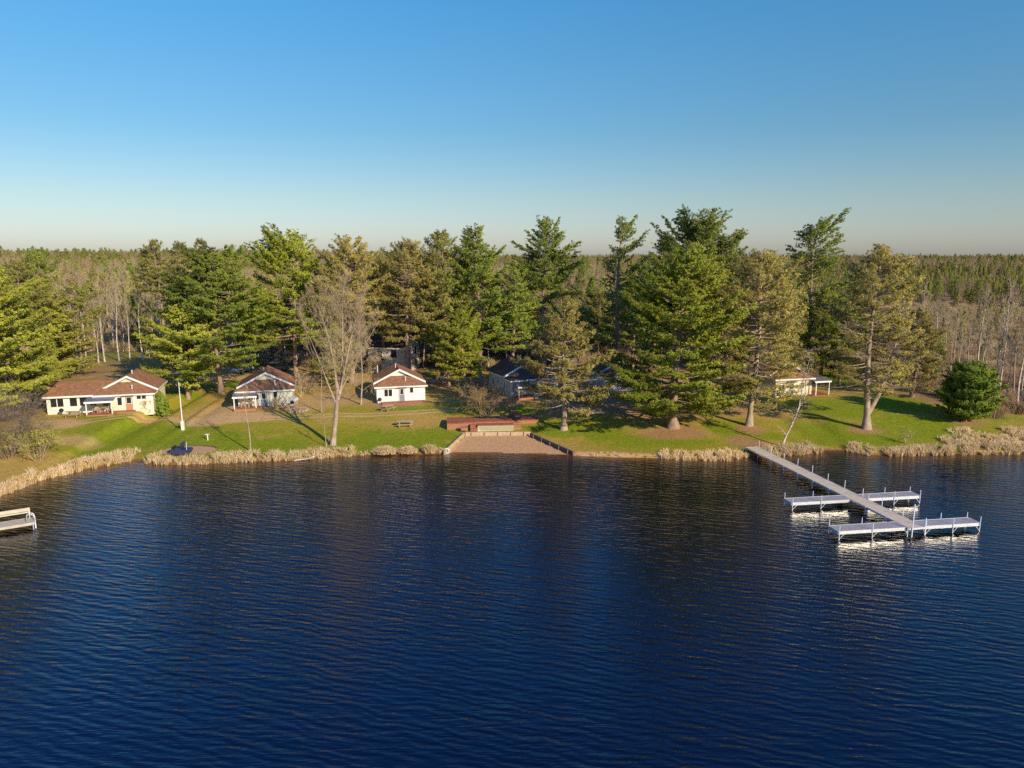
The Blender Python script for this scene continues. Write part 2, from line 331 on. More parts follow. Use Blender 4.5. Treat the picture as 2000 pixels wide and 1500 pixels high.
def water_material():
    m = bpy.data.materials.new('lake_water'); m.use_nodes = True; n = m.node_tree; N = n.nodes; L = n.links
    p = N['Principled BSDF']; p.inputs['Roughness'].default_value = .045; p.inputs['IOR'].default_value = 1.72
    ge = N.new('ShaderNodeNewGeometry')
    def noise(rot, sx, sy, det, rough=.5, dist=0.0):
        mp = N.new('ShaderNodeMapping'); mp.inputs['Rotation'].default_value = (0, 0, R(rot)); mp.inputs['Scale'].default_value = (sx, sy, 1)
        L.new(ge.outputs['Position'], mp.inputs[0])
        z = N.new('ShaderNodeTexNoise'); z.inputs['Scale'].default_value = 1; z.inputs['Detail'].default_value = det
        z.inputs['Roughness'].default_value = rough; z.inputs['Distortion'].default_value = dist
        L.new(mp.outputs[0], z.inputs['Vector']); return z.outputs[0]
    def add(a, b, k):
        q = N.new('ShaderNodeMath'); q.operation = 'MULTIPLY_ADD'; L.new(b, q.inputs[0]); q.inputs[1].default_value = k; L.new(a, q.inputs[2]); return q.outputs[0]
    h = noise(18, .36, 2.1, 3, .6, .6)
    h = add(h, noise(10, .13, .62, 2, .5, .4), .75)
    h = add(h, noise(24, 1.1, 4.8, 3, .65, .3), .34)
    h = add(h, noise(-15, 2.6, 6.5, 2), .08)
    def wave(rot, per, dist, ds):
        mp = N.new('ShaderNodeMapping'); mp.inputs['Rotation'].default_value = (0, 0, R(rot)); L.new(ge.outputs['Position'], mp.inputs[0])
        w = N.new('ShaderNodeTexWave'); w.bands_direction = 'Y'; w.inputs['Scale'].default_value = .314 / per; w.inputs['Distortion'].default_value = dist
        w.inputs['Detail'].default_value = 2.5; w.inputs['Detail Scale'].default_value = ds; w.inputs['Detail Roughness'].default_value = .6; L.new(mp.outputs[0], w.inputs['Vector']); return w.outputs['Fac']
    h = add(h, wave(16, .52, 9.0, .55), .22)
    h = add(h, wave(22, .95, 8.5, .4), .24)
    wp_ = noise(10, .035, .06, 3, .6)                      # lighter and stronger airs
    mr = N.new('ShaderNodeMapRange'); L.new(wp_, mr.inputs[0]); mr.inputs[1].default_value = .35; mr.inputs[2].default_value = .65; mr.inputs[3].default_value = .042; mr.inputs[4].default_value = .076
    b = N.new('ShaderNodeBump'); L.new(mr.outputs[0], b.inputs['Distance']); b.inputs['Strength'].default_value = 1.0
    L.new(h, b.inputs['Height']); L.new(b.outputs[0], p.inputs['Normal'])
    a = N.new('ShaderNodeAttribute'); a.attribute_name = 'shallow'
    cr = N.new('ShaderNodeValToRGB'); L.new(a.outputs['Fac'], cr.inputs[0])
    cr.color_ramp.elements[0].color = (.0006, .002, .008, 1); cr.color_ramp.elements[1].color = (.115, .045, .017, 1)
    e = cr.color_ramp.elements.new(.35); e.color = (.014, .010, .008, 1)
    L.new(cr.outputs[0], p.inputs['Base Color'])
    return m

# ------------------------------------------------------------------ ground, lake, sand
def axis(lo, a, b, hi, step, g=1.12):
    mid = list(np.arange(a, b, step)); l = []; v = a; s = step
    while v > lo: s = min(s * g, 250); v -= s; l.append(v)
    r = []; v = mid[-1]; s = step
    while v < hi: s = min(s * g, 250); v += s; r.append(v)
    return np.array(l[::-1] + mid + r)
GX = axis(-3500, -72, 82, 3500, .45); GY = axis(-900, 62, 132, 6000, .45)
XX, YY = np.meshgrid(GX, GY)
ZZ = hgt(XX, YY)
def grid(name, X, Y, Z, material, attrs):
    ny, nx = X.shape
    i = np.arange(ny - 1)[:, None] * nx + np.arange(nx - 1)[None]
    fc = np.stack([i, i + 1, i + nx + 1, i + nx], -1).reshape(-1, 4)
    g = Geo(); g.mesh(np.stack([X, Y, Z], -1).reshape(-1, 3), fc, True)
    o = g.build(name, material)
    for k, v in attrs.items():
        a = o.data.attributes.new(k, 'FLOAT', 'POINT'); a.data.foreach_set('value', np.asarray(v, np.float32).ravel())
    return o
S_ = sdist(XX, YY)
def blob(lst):                               # patches of ground given where they lie in the photo
    v = np.zeros_like(XX)
    for px, py, rx, ry in lst:
        x, y, z = W(px, py); mx = mpp(x, y) * rx
        y1 = W(px, py + ry)[1]; my = abs(y - y1) + .3
        v = np.maximum(v, 1.25 * np.exp(-(((XX - x) / mx) ** 2 + ((YY - y) / my) ** 2) * .7))
    return np.clip(v, 0, 1)
green = blob([(290, 850, 120, 26), (200, 870, 50, 22), (420, 862, 110, 18), (520, 872, 80, 16), (760, 862, 110, 22), (860, 850, 50, 12), (230, 818, 70, 9), (360, 766, 60, 14),
              (1670, 845, 100, 28), (1800, 835, 90, 30), (1640, 800, 70, 22), (1740, 790, 110, 20), (1920, 800, 60, 22), (1090, 838, 50, 14), (1250, 862, 60, 10), (1410, 838, 30, 10),
              (1500, 850, 28, 7), (1340, 860, 60, 9), (800, 798, 50, 5), (560, 815, 60, 5), (1540, 765, 40, 10), (1620, 740, 60, 12), (1030, 800, 40, 10), (240, 690, 90, 16), (460, 750, 50, 8), (1000, 870, 40, 9), (850, 870, 30, 9), (700, 880, 60, 8), (1450, 870, 30, 6), (1180, 850, 40, 10)])
olive = blob([(160, 850, 90, 30), (500, 835, 90, 12), (640, 850, 90, 22), (900, 800, 70, 10), (1150, 830, 90, 18), (1300, 865, 140, 16), (1450, 840, 90, 22), (1600, 850, 80, 26), (700, 805, 80, 12), (330, 800, 60, 10), (1750, 870, 130, 14), (1000, 850, 60, 20), (400, 890, 200, 9), (1560, 780, 60, 14), (1900, 830, 50, 12)])
needle = blob([(1320, 845, 55, 10), (1250, 800, 60, 12), (1190, 785, 70, 12), (1400, 800, 60, 10), (1467, 838, 26, 6), (1110, 800, 50, 10), (1000, 780, 60, 8), (900, 745, 70, 8), (760, 790, 40, 4), (1350, 770, 90, 14), (1460, 865, 35, 8), (1690, 840, 26, 5), (1890, 825, 26, 5), (600, 745, 50, 8), (480, 810, 30, 6)])
dirt = np.zeros_like(XX)
def track(pts, w, dst):
    P = [W(*p)[:2] for p in pts]
    xs = np.array([p[0] for p in P]); yv = np.array([p[1] for p in P])
    yc = np.interp(XX, xs, yv); ok = (XX > xs[0] - 1) & (XX < xs[-1] + 1)
    return np.maximum(dst, np.where(ok, np.clip(1.15 - np.abs(YY - yc) / w * .6, 0, 1), 0))
for w, dy in ((.30, 0), (.26, -5)):
    dirt = track([(60, 829 + dy), (160, 827 + dy), (300, 824 + dy), (420, 826 + dy), (480, 823 + dy), (560, 818 + dy), (660, 813 + dy), (760, 811 + dy), (880, 803 + dy)], w, dirt)
dirt = track([(60, 748), (200, 734), (330, 741), (450, 744), (620, 742), (760, 742), (950, 741), (1100, 744), (1300, 742), (1450, 738)], 1.5, dirt)
dirt = np.maximum(dirt, blob([(440, 815, 45, 8), (500, 812, 40, 5), (100, 828, 50, 8), (410, 822, 40, 7), (960, 778, 30, 4)]))
dirt = np.maximum(dirt, .55 * blob([(620, 782, 90, 22), (150, 860, 60, 14), (530, 740, 60, 8), (860, 742, 90, 6), (700, 775, 60, 14), (430, 800, 60, 12)]))
marsh = sstep(142, 152, YY) * sstep(60, 74, XX + (YY - 140) * -.12) * (1 - sstep(330, 380, YY))
marsh = np.maximum(marsh, .9 * sstep(58, 66, XX) * sstep(14, 24, S_))
forest = sstep(128, 142, YY - 26 * np.exp(-((XX + 85) / 34) ** 2)) * (1 - .8 * marsh)
forest = np.maximum(forest, .45 * sstep(-58, -70, XX))
beach = in_beach(XX, YY, -.1).astype(float)
narrow = ((XX > at(1119, 889, 0)[0]) & (XX < at(1330, 889, 0)[0]) & (S_ > -1) & (S_ < .75)).astype(float)
wet = np.maximum(np.clip(1.1 - np.abs(S_) / .5, 0, 1), (S_ < 0) * 1.0)
wet = np.where(beach > 0, np.clip(1.1 - (S_ - .2) / 1.0, 0, 1), wet)
ground = grid('ground', XX, YY, ZZ, ground_material(), dict(green=green, olive=olive, needle=needle, dirt=dirt, marsh=marsh, forest=forest, wet=wet * (1 - .7 * narrow), sand=np.maximum(beach * (S_ > .55), narrow * (S_ > .1))))
tag(ground, 'lawn, sand and forest floor along the lake shore', kind='structure')
wy = GY[GY < 110]
XW, YW = np.meshgrid(GX, wy)
sd = sdist(XW, YW)
lake = grid('lake_water', XW, YW, np.zeros_like(XW), water_material(), dict(shallow=np.exp(np.minimum(sd, 0) / 2.6)))
tag(lake, 'dark blue rippled lake', kind='structure')

# ------------------------------------------------------------------ foliage and branches
def norm(v): return v / (np.linalg.norm(v, axis=-1, keepdims=True) + 1e-9)
def blades(g, C, D, L, w, k, spread, rs):
    n = len(C); C = np.repeat(C, k, 0); D = np.repeat(D, k, 0)
    d = norm(D + rs.normal(0, spread, (n * k, 3))); l = L * rs.uniform(.6, 1.2, (n * k, 1))
    s = norm(np.cross(d, rs.normal(0, 1, (n * k, 3)))) * w * rs.uniform(.7, 1.3, (n * k, 1))
    base = C + rs.normal(0, .03, (n * k, 3)); mid = base + d * l * .55
    g.quads(np.stack([base - s * .25, mid - s, base + d * l, mid + s], 1))
PW = [(0, .62), (.12, .95), (.3, 1.0), (.5, .82), (.7, .6), (.88, .36), (1, .1)]
PR = [(0, .75), (.2, 1.0), (.45, .95), (.7, .75), (.9, .42), (1, .15)]
PC = [(0, 1.0), (.3, .85), (.6, .55), (.85, .25), (1, .05)]
PB = [(0, .7), (.2, .95), (.45, 1.0), (.7, .8), (.9, .45), (1, .15)]
def conifer(px, py, top, rpx, label, leaf='wp', cb=.2, prof=PW, seed=1, kind='white', name='pine_tree', lean=0., asym=(0, 0), dens=1.0, step=None, nb=5,
            bark='bark', trunk_r=None, fork=None, pos=None, H=None, Rm=None, link=True, up=None, bare=.0, group=None, cat='pine tree', gap=.0, tr2=None):
    rs = np.random.RandomState(seed)
    if pos is None:
        x, y, z = W(px, py); H = ztop(y, top) - z; Rm = rpx * mpp(x, y); pos = (x, y, z)
    tr = trunk_r or (.012 * H + .09)
    gb, gl = Geo(), Geo()
    tz = np.linspace(0, 1, 14)
    wob = np.stack([lean * H * tz ** 1.3 + .012 * H * np.sin(tz * 5 + seed), .01 * H * np.sin(tz * 4 + seed * 2), tz * H], 1)
    if pos[2] != 0: wob[0, 2] = -.3
    rad = tr * (1 - tz) ** .8 + .03; rad[0] *= 1.6
    gb.tube(wob, rad, 9)
    def axis_at(t): return np.array([np.interp(t, tz, wob[:, i]) for i in range(3)])
    stems = [(axis_at, cb, 1.0, 1.0)]
    if fork:                               # second leader rising from the trunk
        for ft, fdx, fdy, fH, fr in fork:
            p0 = axis_at(ft); p3 = np.array([p0[0] + fdx, p0[1] + fdy, H * fH])
            q = np.linspace(0, 1, 10)[:, None]
            pp = p0 + (p3 - p0) * q; pp[:, 0] = p0[0] + fdx * (1 - (1 - q[:, 0]) ** 2.2); pp[:, 1] = p0[1] + fdy * (1 - (1 - q[:, 0]) ** 2.2)
            gb.tube(pp, tr * .62 * (1 - q[:, 0]) ** .8 + .03, 7)
            stems.append((lambda t, pp=pp: np.array([np.interp(t, np.linspace(0, 1, 10), pp[:, i]) for i in range(3)]), .35, fr, 1.0))
    if step is None: step = 1.0 if kind == 'white' else .72
    CC, DD = [], []; A, B, RA, RB = [], [], [], []
    for ax, c0, rf, _ in stems:
        zt = ax(1.0)[2]; z0 = ax(c0)[2]; zb = z0
        while zb < zt - .2:
            t = (zb - z0) / (zt - z0); tt = c0 + (1 - c0) * t
            p0 = ax(tt); base_az = rs.uniform(0, 6.28)
            nbr = nb if t < .9 else 4
            for b in range(nbr):
                if rs.rand() < gap: continue
                az = base_az + b * 6.283 / nbr + rs.normal(0, .35)
                L = Rm * rf * np.interp(t, [q[0] for q in prof], [q[1] for q in prof]) * rs.uniform(.42, 1.15)
                L *= 1 + asym[0] * cos(az - asym[1])
                if L < .25: continue
                if kind == 'white': el = np.interp(t, [0, .35, .7, 1], [-.08, .12, .45, 1.1]) + rs.normal(0, .1); cu = .22
                elif kind == 'red': el = np.interp(t, [0, .35, .7, 1], [-.30, -.02, .25, 1.0]) + rs.normal(0, .14); cu = .28
                else: el = np.interp(t, [0, .5, 1], [.1, .4, 1.2]) + rs.normal(0, .1); cu = .1
                if up: el += up
                n = 7; s = np.linspace(0, 1, n)
                az_s = az + rs.normal(0, .12) * s
                hx = L * s * cos(min(max(el, 0), 1.2))
                P = np.stack([p0[0] + hx * np.cos(az_s), p0[1] + hx * np.sin(az_s), p0[2] + rs.uniform(-.14, .14) + L * (sin(el) * s + cu * s * s - .05 * np.sin(s * 3.1))], 1)
                br = min(.02 + .0135 * L, tr * .5) * (1 - s) ** .7 + .012
                A.append(P[:-1]); B.append(P[1:]); RA.append(br[:-1]); RB.append(br[1:])
                dead = rs.rand() < bare and t < .5
                nl = max(2, int(L / (.42 if kind != 'red' else .36) * dens ** .5))
                s0 = .28 if kind == 'white' else (.42 if kind == 'red' else .15)
                for j in range(nl):
                    sj = s0 + (1 - s0) * (j + rs.rand()) / nl
                    q = np.array([np.interp(sj, s, P[:, i]) for i in range(3)])
                    for sd_ in (-1, 1):
                        a2 = az + sd_ * rs.uniform(.6, 1.1)
                        ll = min((.42 if kind == 'white' else .36) * L, 2.1) * (1.15 - sj) ** .6 * rs.uniform(.5, 1.1) + .18
                        if kind == 'red': ll *= .85
                        e2 = rs.normal(.15 if kind == 'white' else .22, .18) + max(0, el) * .5
                        d2 = np.array([cos(a2) * cos(e2), sin(a2) * cos(e2), sin(e2)])
                        q2 = q + d2 * ll
                        A.append(q[None]); B.append(q2[None]); RA.append(np.array([.014 + .008 * ll])); RB.append(np.array([.009]))
                        if kind == 'red':
                            for _t in range(2): fq = rs.rand(); qa = q + d2 * ll * fq; A.append(qa[None]); B.append((qa + (d2 * .5 + rs.normal(0, .5, 3)) * .5)[None]); RA.append(np.array([.01])); RB.append(np.array([.007]))
                        if dead: continue
                        if kind == 'red':
                            m_ = max(2, int(ll / .3 * dens)); f = rs.uniform(.45, 1.08, m_)[:, None]
                            C = q + d2 * ll * f + rs.normal(0, .12, (m_, 3)); D = d2 + rs.normal(0, .45, (m_, 3)) + np.array([0, 0, .45])
                        else:
                            m_ = max(2, int(ll / .17 * dens)); f = rs.uniform(.2, 1.05, m_)[:, None]
                            C = q + d2 * ll * f + rs.normal(0, .07, (m_, 3)) * np.array([1, 1, .6]); D = d2 + rs.normal(0, .25, (m_, 3)) + np.array([0, 0, .55])
                        CC.append(C); DD.append(D)
                if not dead:
                    m_ = max(3, int(L * 2 * dens)); f = rs.uniform(max(s0, .5), 1.04, m_)
                    C = np.stack([np.interp(f, s, P[:, i]) for i in range(3)], 1) + rs.normal(0, .08, (m_, 3))
                    CC.append(C); DD.append(norm(P[-1:] - P[-3:-2]) + np.array([[0, 0, .4]]) + rs.normal(0, .25, (m_, 3)))
            zb += step * rs.uniform(.7, 1.3) * (1 - .45 * t)
        pt = ax(1.0); m_ = 14
        CC.append(pt - np.array([[0, 0, .5]]) * rs.rand(m_, 1)); DD.append(np.array([[0, 0, 1.]]) + rs.normal(0, .4, (m_, 3)))
    gb.segs(np.concatenate(A), np.concatenate(B), np.concatenate(RA), np.concatenate(RB), 3)
    C = np.concatenate(CC)
    kz = H / (C[:, 2].max() + .15); c5 = np.median(C[:, 0]); kx = float(np.clip(Rm * .97 / np.percentile(np.abs(C[:, 0] - c5), 97.5), .8, 1.7)); K = np.array([kx, kx, kz])
    C = C * K
    for i_ in range(len(gb.v)):
        if i_ > 0 or True: gb.v[i_] = gb.v[i_] * (np.array([1, 1, kz]) if i_ == 0 else K); D = norm(np.concatenate(DD))
    if kind == 'red': blades(gl, C, D, .25, .036, 13, 1.0, rs)
    elif kind == 'white': blades(gl, C, D, .26, .042, 11, .8, rs)
    else: blades(gl, C, D, .22, .05, 9, .9, rs)
    if not link:
        return gb, gl, H
    o = empty(name, pos, 0, label=label, cat=cat, group=group)
    gb.build('trunk', M[bark], o); gl.build('crown', M[leaf], o)
    return o

def bare_geo(H, Rr, seed, trunk=.35, c=(7, 6, 6, 5), ang=.55, upb=.35, tr=None, twig=.011, lratio=.5, lean=0.0, drop=0.0, nmain=None):
    rs = np.random.RandomState(seed); g = Geo(); tw = Geo()
    tr = tr or (.011 * H + .05)
    n = 12; q = np.linspace(0, 1, n)
    P = np.stack([lean * H * q + .02 * H * np.sin(q * 4 + seed), .015 * H * np.sin(q * 5 + 2 * seed), q * H * .97], 1); P[0, 2] = -.2
    rr = tr * (1 - q) ** .9 + .015; rr[0] *= 1.4
    g.tube(P, rr, 8)
    n1 = nmain or int(c[0] * 2.2)
    s = trunk + (1 - trunk) * np.sort(rs.rand(n1)) ** .9 * .97
    S = np.stack([np.interp(s, q, P[:, i]) for i in range(3)], 1)
    az = np.arange(n1) * 2.4 + rs.normal(0, .3, n1); el = np.interp(s, [trunk, 1], [.5, 1.2]) + rs.normal(0, .12, n1)
    Dn = np.stack([np.cos(az) * np.cos(el), np.sin(az) * np.cos(el), np.sin(el)], 1)
    Ln = Rr * 1.15 * np.interp(s, [trunk, (1 + trunk) / 2, 1], [.95, 1.05, .35]) * rs.uniform(.7, 1.15, n1)
    r0 = np.interp(s, q, rr) * .34
    for lev in range(1, len(c) + 1):
        m = 4 if lev < 3 else 2; cur = S; d = Dn; pts = [S]
        for k in range(m):
            d = norm(d + rs.normal(0, .16, d.shape) + np.array([0, 0, upb * .3 - drop * (.25 if lev > 1 else .1)]))
            cur = cur + d * (Ln / m)[:, None]; pts.append(cur)
        ra = r0
        last = lev == len(c)
        for k in range(m):
            rb = np.maximum(ra * .78, twig * .6)
            (tw if lev >= 3 else g).segs(pts[k], pts[k + 1], ra, rb, 3 if lev > 1 else 5); ra = rb
        if last: break
        cc = c[lev]; nP = len(S)
        f = rs.uniform(.25, 1.0, (nP, cc)); idx = np.minimum((f * m).astype(int), m - 1); fr = f * m - idx
        PT = np.stack(pts, 1)
        a_ = np.take_along_axis(PT, idx[..., None].repeat(3, 2), 1); b_ = np.take_along_axis(PT, (idx + 1)[..., None].repeat(3, 2), 1)
        S2 = a_ + (b_ - a_) * fr[..., None]
        D2 = norm(norm(b_ - a_) + rs.normal(0, ang, S2.shape) + np.array([0, 0, upb * .5]))
        L2 = (Ln * lratio)[:, None] * rs.uniform(.6, 1.15, (nP, cc)) * (1.15 - f * .4)
        r2 = np.maximum(r0[:, None] * (1 - f * .6) * .5, twig)
        S, Dn, Ln, r0 = S2.reshape(-1, 3), D2.reshape(-1, 3), L2.ravel(), r2.ravel()
    return g, tw, S + Dn * Ln[:, None]
def forked_bare(px, py, top, rpx, label, seed, leaders, fork=.36, tr=.36, lean=.03, tmat='twig', **k):
    x, y, z = W(px, py); H = ztop(y, top) - z; Rr = rpx * mpp(x, y); g = Geo(); tw = Geo(); q = np.linspace(0, 1, 7)
    P = np.stack([lean * H * q, .02 * H * np.sin(q * 3), q * H * fork], 1); P[0, 2] = -.2; rr = tr * (1 - .35 * q); rr[0] *= 1.35; g.tube(P, rr, 9)
    for i, (dx, dy, f0, hf, rf) in enumerate(leaders):
        b = np.array([np.interp(f0, q, P[:, j]) for j in range(3)]); Hh = (H - b[2]) * hf; a_, t_, _ = bare_geo(Hh, Rr * rf, seed + i, lean=dx, tr=tr * .5 * hf, **k)
        for src, dst in ((a_, g), (t_, tw)):
            for v in src.v:
                v = v.copy(); v[:, 1] += dy * np.clip(v[:, 2], 0, None); dst.v.append(v + b - (0, 0, .05))
            for fcs, sm in src.f: dst.f.append((fcs + dst.n, sm))
            dst.n += src.n
    o = empty('bare_tree', (x, y, z), 0, label=label, cat='tree')
    g.build('trunk', M['barkg'], o); tw.build('crown', M[tmat], o); return o
def bare_tree(px, py, top, rpx, label, seed, bark='barkg', tmat='twig', name='bare_tree', cat='tree', group=None, pos=None, **k):
    if pos is None:
        x, y, z = W(px, py); H = ztop(y, top) - z; Rr = rpx * mpp(x, y)
    else: x, y, z, H, Rr = pos
    g, tw, _ = bare_geo(H, Rr, seed, **k)
    o = empty(name, (x, y, z), 0, label=label, cat=cat, group=group)
    g.build('trunk', M[bark], o); tw.build('crown', M[tmat], o)
    return o

# ------------------------------------------------------------------ cottages
def window(parent, x, z, w, h, y=0.0, side=None, nm='window', mull=0, blind=None):
    """a framed window in the front wall (y = const) or, with side=x, in a side wall; x runs along the wall"""
    def T(a, b, d):                        # along, up, outward
        return (a, y - d, b) if side is None else (side[0] + side[1] * d, a, b)
    def bx(g, a0, a1, b0, b1, d0, d1):
        p = T(a0, b0, d0); q = T(a1, b1, d1)
        g.box(min(p[0], q[0]), max(p[0], q[0]), min(p[1], q[1]), max(p[1], q[1]), min(p[2], q[2]), max(p[2], q[2]))
    f = Geo(); t = .09
    bx(f, x - t, x + w + t, z - t, z, -.02, .06); bx(f, x - t, x + w + t, z + h, z + h + t, -.02, .06)
    bx(f, x - t, x, z, z + h, -.02, .055); bx(f, x + w, x + w + t, z, z + h, -.02, .055)
    for k in range(mull): c = x + w * (k + 1) / (mull + 1); bx(f, c - .05, c + .05, z, z + h, -.02, .05)
    fo = f.build('window', M['white'], parent)
    g = Geo(); bx(g, x, x + w, z, z + h, -.03, .025); g.build('pane', M['glass'], fo)
    return fo
def door(parent, x, z, w, h, m, y=0.0):
    d = Geo().box(x, x + w, y - .05, y + .02, z, z + h).build('door', m, parent)
    fr = Geo(); t = .1
    fr.box(x - t, x, y - .08, y + .01, z, z + h); fr.box(x + w, x + w + t, y - .08, y + .01, z, z + h); fr.box(x - t, x + w + t, y - .082, y + .01, z + h, z + h + t)
    fr.build('door_frame', M['white'], parent)
    p = Geo().box(x + .18, x + w - .18, y - .07, y - .04, z + h * .5, z + h - .15).build('pane', M['glass'], d)
    s = Geo(); a, b, c0, c1 = x + .12, x + w - .12, z + h * .5 - .06, z + h - .09
    s.box(a, b, y - .08, y - .045, c0, c0 + .06); s.box(a, b, y - .08, y - .045, c1 - .06, c1); s.box(a, a + .06, y - .079, y - .045, c0 + .06, c1 - .06); s.box(b - .06, b, y - .079, y - .045, c0 + .06, c1 - .06)
    s.build('pane_frame', M['white'], d)
    Geo().box(x + w - .12, x + w - .06, y - .11, y - .05, z + h * .44, z + h * .47).build('handle', M['alup'], d)
    h_ = Geo(); h_.slab([(x - .35, y - .55, z + h + .14), (x + w + .35, y - .55, z + h + .14), (x + w + .35, y, z + h + .26), (x - .35, y, z + h + .26)], (0, 0, .03))
    h_.build('door_hood', M['metal'], parent)
def cottage(x, y, z, rot, Wd, D, label, wallm, roofm='roof', He=2.55, yg=2.4, hr=1.0, t=.51, name='cottage', gablem=None, group='lakeside cottages with brown roofs', pipes=((.6, .9, .5), (.45, 4.5, .45))):
    o = empty(name, (x, y, z), R(rot), label=label, cat='cottage', group=group)
    ov = .38; zr = He + t * Wd / 2
    g = Geo(); g.box(0, Wd, 0, D, -.6, He); g.build('wall', M[wallm], o)
    UP = .24; g = Geo(); g.box(.01, Wd - .01, yg + .01, D - .01, He, He + UP); g.build('upper_wall', M[wallm], o)
    g = Geo(); g.slab([(.1, yg, He + .02), (Wd - .1, yg, He + .02), (Wd - .1, yg, He + .26), (Wd / 2, yg, zr + .2), (.1, yg, He + .26)], (0, .12, 0)); g.build('gable', M[gablem or wallm], o)
    g = Geo(); g.slab([(0, D - .1, He + .24), (Wd, D - .1, He + .24), (Wd / 2, D - .1, zr + .2)], (0, .1, 0))
    g.build('gable', M[gablem or wallm], o)
    zs = He - ov * t; zo = zs + UP; zr += UP; r = Geo(); th = (0, 0, .11); yf = yg - .45; yb = D + .3
    r.slab([(-ov, yf, zo), (Wd / 2, yf, zr), (Wd / 2, yb, zr), (-ov, yb, zo)], th); r.slab([(Wd / 2, yf, zr), (Wd + ov, yf, zo), (Wd + ov, yb, zo), (Wd / 2, yb, zr)], th)
    r.box(Wd / 2 - .12, Wd / 2 + .12, yf + .02, yb - .02, zr + .08, zr + .15)
    sh = hr / t; fr = -.35; zf = He - .35 * hr / yg
    # skirt roof in front, mitred into the two sides
    r.slab([(-ov, fr, zs), (Wd + ov, fr, zs), (Wd - sh, yg, He + hr), (sh, yg, He + hr)], (0, 0, .10))
    r.slab([(-ov, fr + .01, zs), (sh, yg, He + hr - .012), (sh - .6, yg, He + hr - .012 - .6 * t), (-ov, yg - .05, zs)], (0, 0, .1)); r.slab([(Wd + ov, fr + .01, zs), (Wd + ov, yg - .05, zs), (Wd - sh + .6, yg, He + hr - .012 - .6 * t), (Wd - sh, yg, He + hr - .012)], (0, 0, .1))
    ro = r.build('roof', M[roofm], o)
    b = Geo()
    for sx in (-1, 1):
        e = Wd / 2 + sx * (Wd / 2 + ov + .02)
        P = [(e, yf - .05, zo - .17), (e, yf - .05, zo + .13), (Wd / 2, yf - .05, zr + .13), (Wd / 2, yf - .05, zr - .17)]
        b.slab(P if sx < 0 else P[::-1], (0, .05, 0))
    b.box(-ov - .03, Wd + ov + .03, fr - .05, fr, zs - .10, zs + .12)
    b.box(-ov - .03, -ov, yf, yb, zo - .08, zo + .1); b.box(Wd + ov, Wd + ov + .03, yf, yb, zo - .08, zo + .1); b.box(-ov - .03, -ov, fr, yf - .1, zs - .08, zs + .1); b.box(Wd + ov, Wd + ov + .03, fr, yf - .1, zs - .08, zs + .1)
    b.slab([(-ov, fr, zs - .02), (Wd + ov, fr, zs - .02), (Wd + ov, .0, zs - .02), (-ov, .0, zs - .02)], (0, 0, .012))
    b.slab([(.05, yf, He + UP - .08), (Wd / 2, yf, zr - .09), (Wd / 2, yg, zr - .09), (.05, yg, He + UP - .08)], (0, 0, .03))
    b.slab([(Wd - .05, yf, He + UP - .08), (Wd - .05, yg, He + UP - .08), (Wd / 2, yg, zr - .09), (Wd / 2, yf, zr - .09)], (0, 0, .03))
    b.build('fascia', M['white'], o)
    for cx in (0, Wd): Geo().box(cx - .05, cx + .05, -.03, .06, -.4, He - .2).build('corner_board', M['white'], o)
    for (fx, py_, hh) in pipes:
        zz = He + hr * min(py_, yg) / yg if py_ < yg else zr - t * abs(fx * Wd - Wd / 2)
        p = Geo().tube([(fx * Wd, py_, zz), (fx * Wd, py_, zz + hh + .25)], .07, 8); p.tube([(fx * Wd, py_, zz + hh + .2), (fx * Wd, py_, zz + hh + .32)], .12, 8); p.build('vent_pipe', M['tank'], ro)
    return o
def porch(o, x0, x1, dep, zt=2.3, y=0.0, drop=.35, floor=.22, awn='metal', posts=None):
    Geo().slab([(x0 - .15, y - dep - .15, zt - drop), (x1 + .15, y - dep - .15, zt - drop), (x1 + .15, y - .06, zt), (x0 - .15, y - .06, zt)], (0, 0, .06)).build('porch_roof', M[awn], o)
    Geo().box(x0 - .15, x1 + .15, y - dep - .2, y - dep - .1, zt - drop - .18, zt - drop + .07).build('porch_beam', M['white'], o)
    for px in (posts or (x0, x1 - .12)): Geo().box(px, px + .13, y - dep - .08, y - dep + .05, floor, zt - drop - .15).build('porch_post', M['white'], o)
def deck(o, x0, x1, y0, y1, z, m='deck', nm='deck', low=-.5):
    d = Geo().box(x0, x1, y0, y1, z - .06, z).build(nm, M[m], o)
    g = Geo(); g.box(x0 + .03, x1 - .03, y0 + .03, y0 + .09, low, z - .06); g.box(x0 + .03, x0 + .09, y0 + .09, y1, low, z - .06); g.box(x1 - .09, x1 - .03, y0 + .09, y1, low, z - .06)
    g.build('deck_skirt', M['deckv'], d)
    return d
def place(px, py, rot, lx, ly, z=None):       # world point of a local offset from a base at that place in the photo
    x, y, zz = W(px, py); a = R(rot)
    return x + lx * cos(a) - ly * sin(a), y + lx * sin(a) + ly * cos(a), (zz if z is None else zz + z)

R1 = 15
bx_, by_, bz_ = W(191, 807)
c1 = cottage(bx_, by_, bz_, R1, 7.2, 8.5, 'cream cottage with a long side wing and a porch full of wooden chairs', 'sidc', He=2.65, yg=2.4, hr=1.15, pipes=((.62, .8, .35), (.52, 4.6, .3)))
w_ = Geo(); w_.box(-6.5, -.01, .9, 6.6, -.6, 2.6); w_.build('wing_wall', M['sidm'], c1)
g = Geo(); g.slab([(-6.8, .5, 2.42), (.4, .5, 2.42), (2.2, 3.75, 3.95), (-6.8, 3.75, 3.95)], (0, 0, .1)); g.slab([(-6.8, 3.75, 3.95), (2.2, 3.75, 3.95), (.4, 7.0, 2.42), (-6.8, 7.0, 2.42)], (0, 0, .1)); g.build('wing_roof', M['roof'], c1)
g = Geo(); g.box(-6.85, -.3, .42, .5, 2.30, 2.55); g.build('wing_fascia', M['white'], c1)
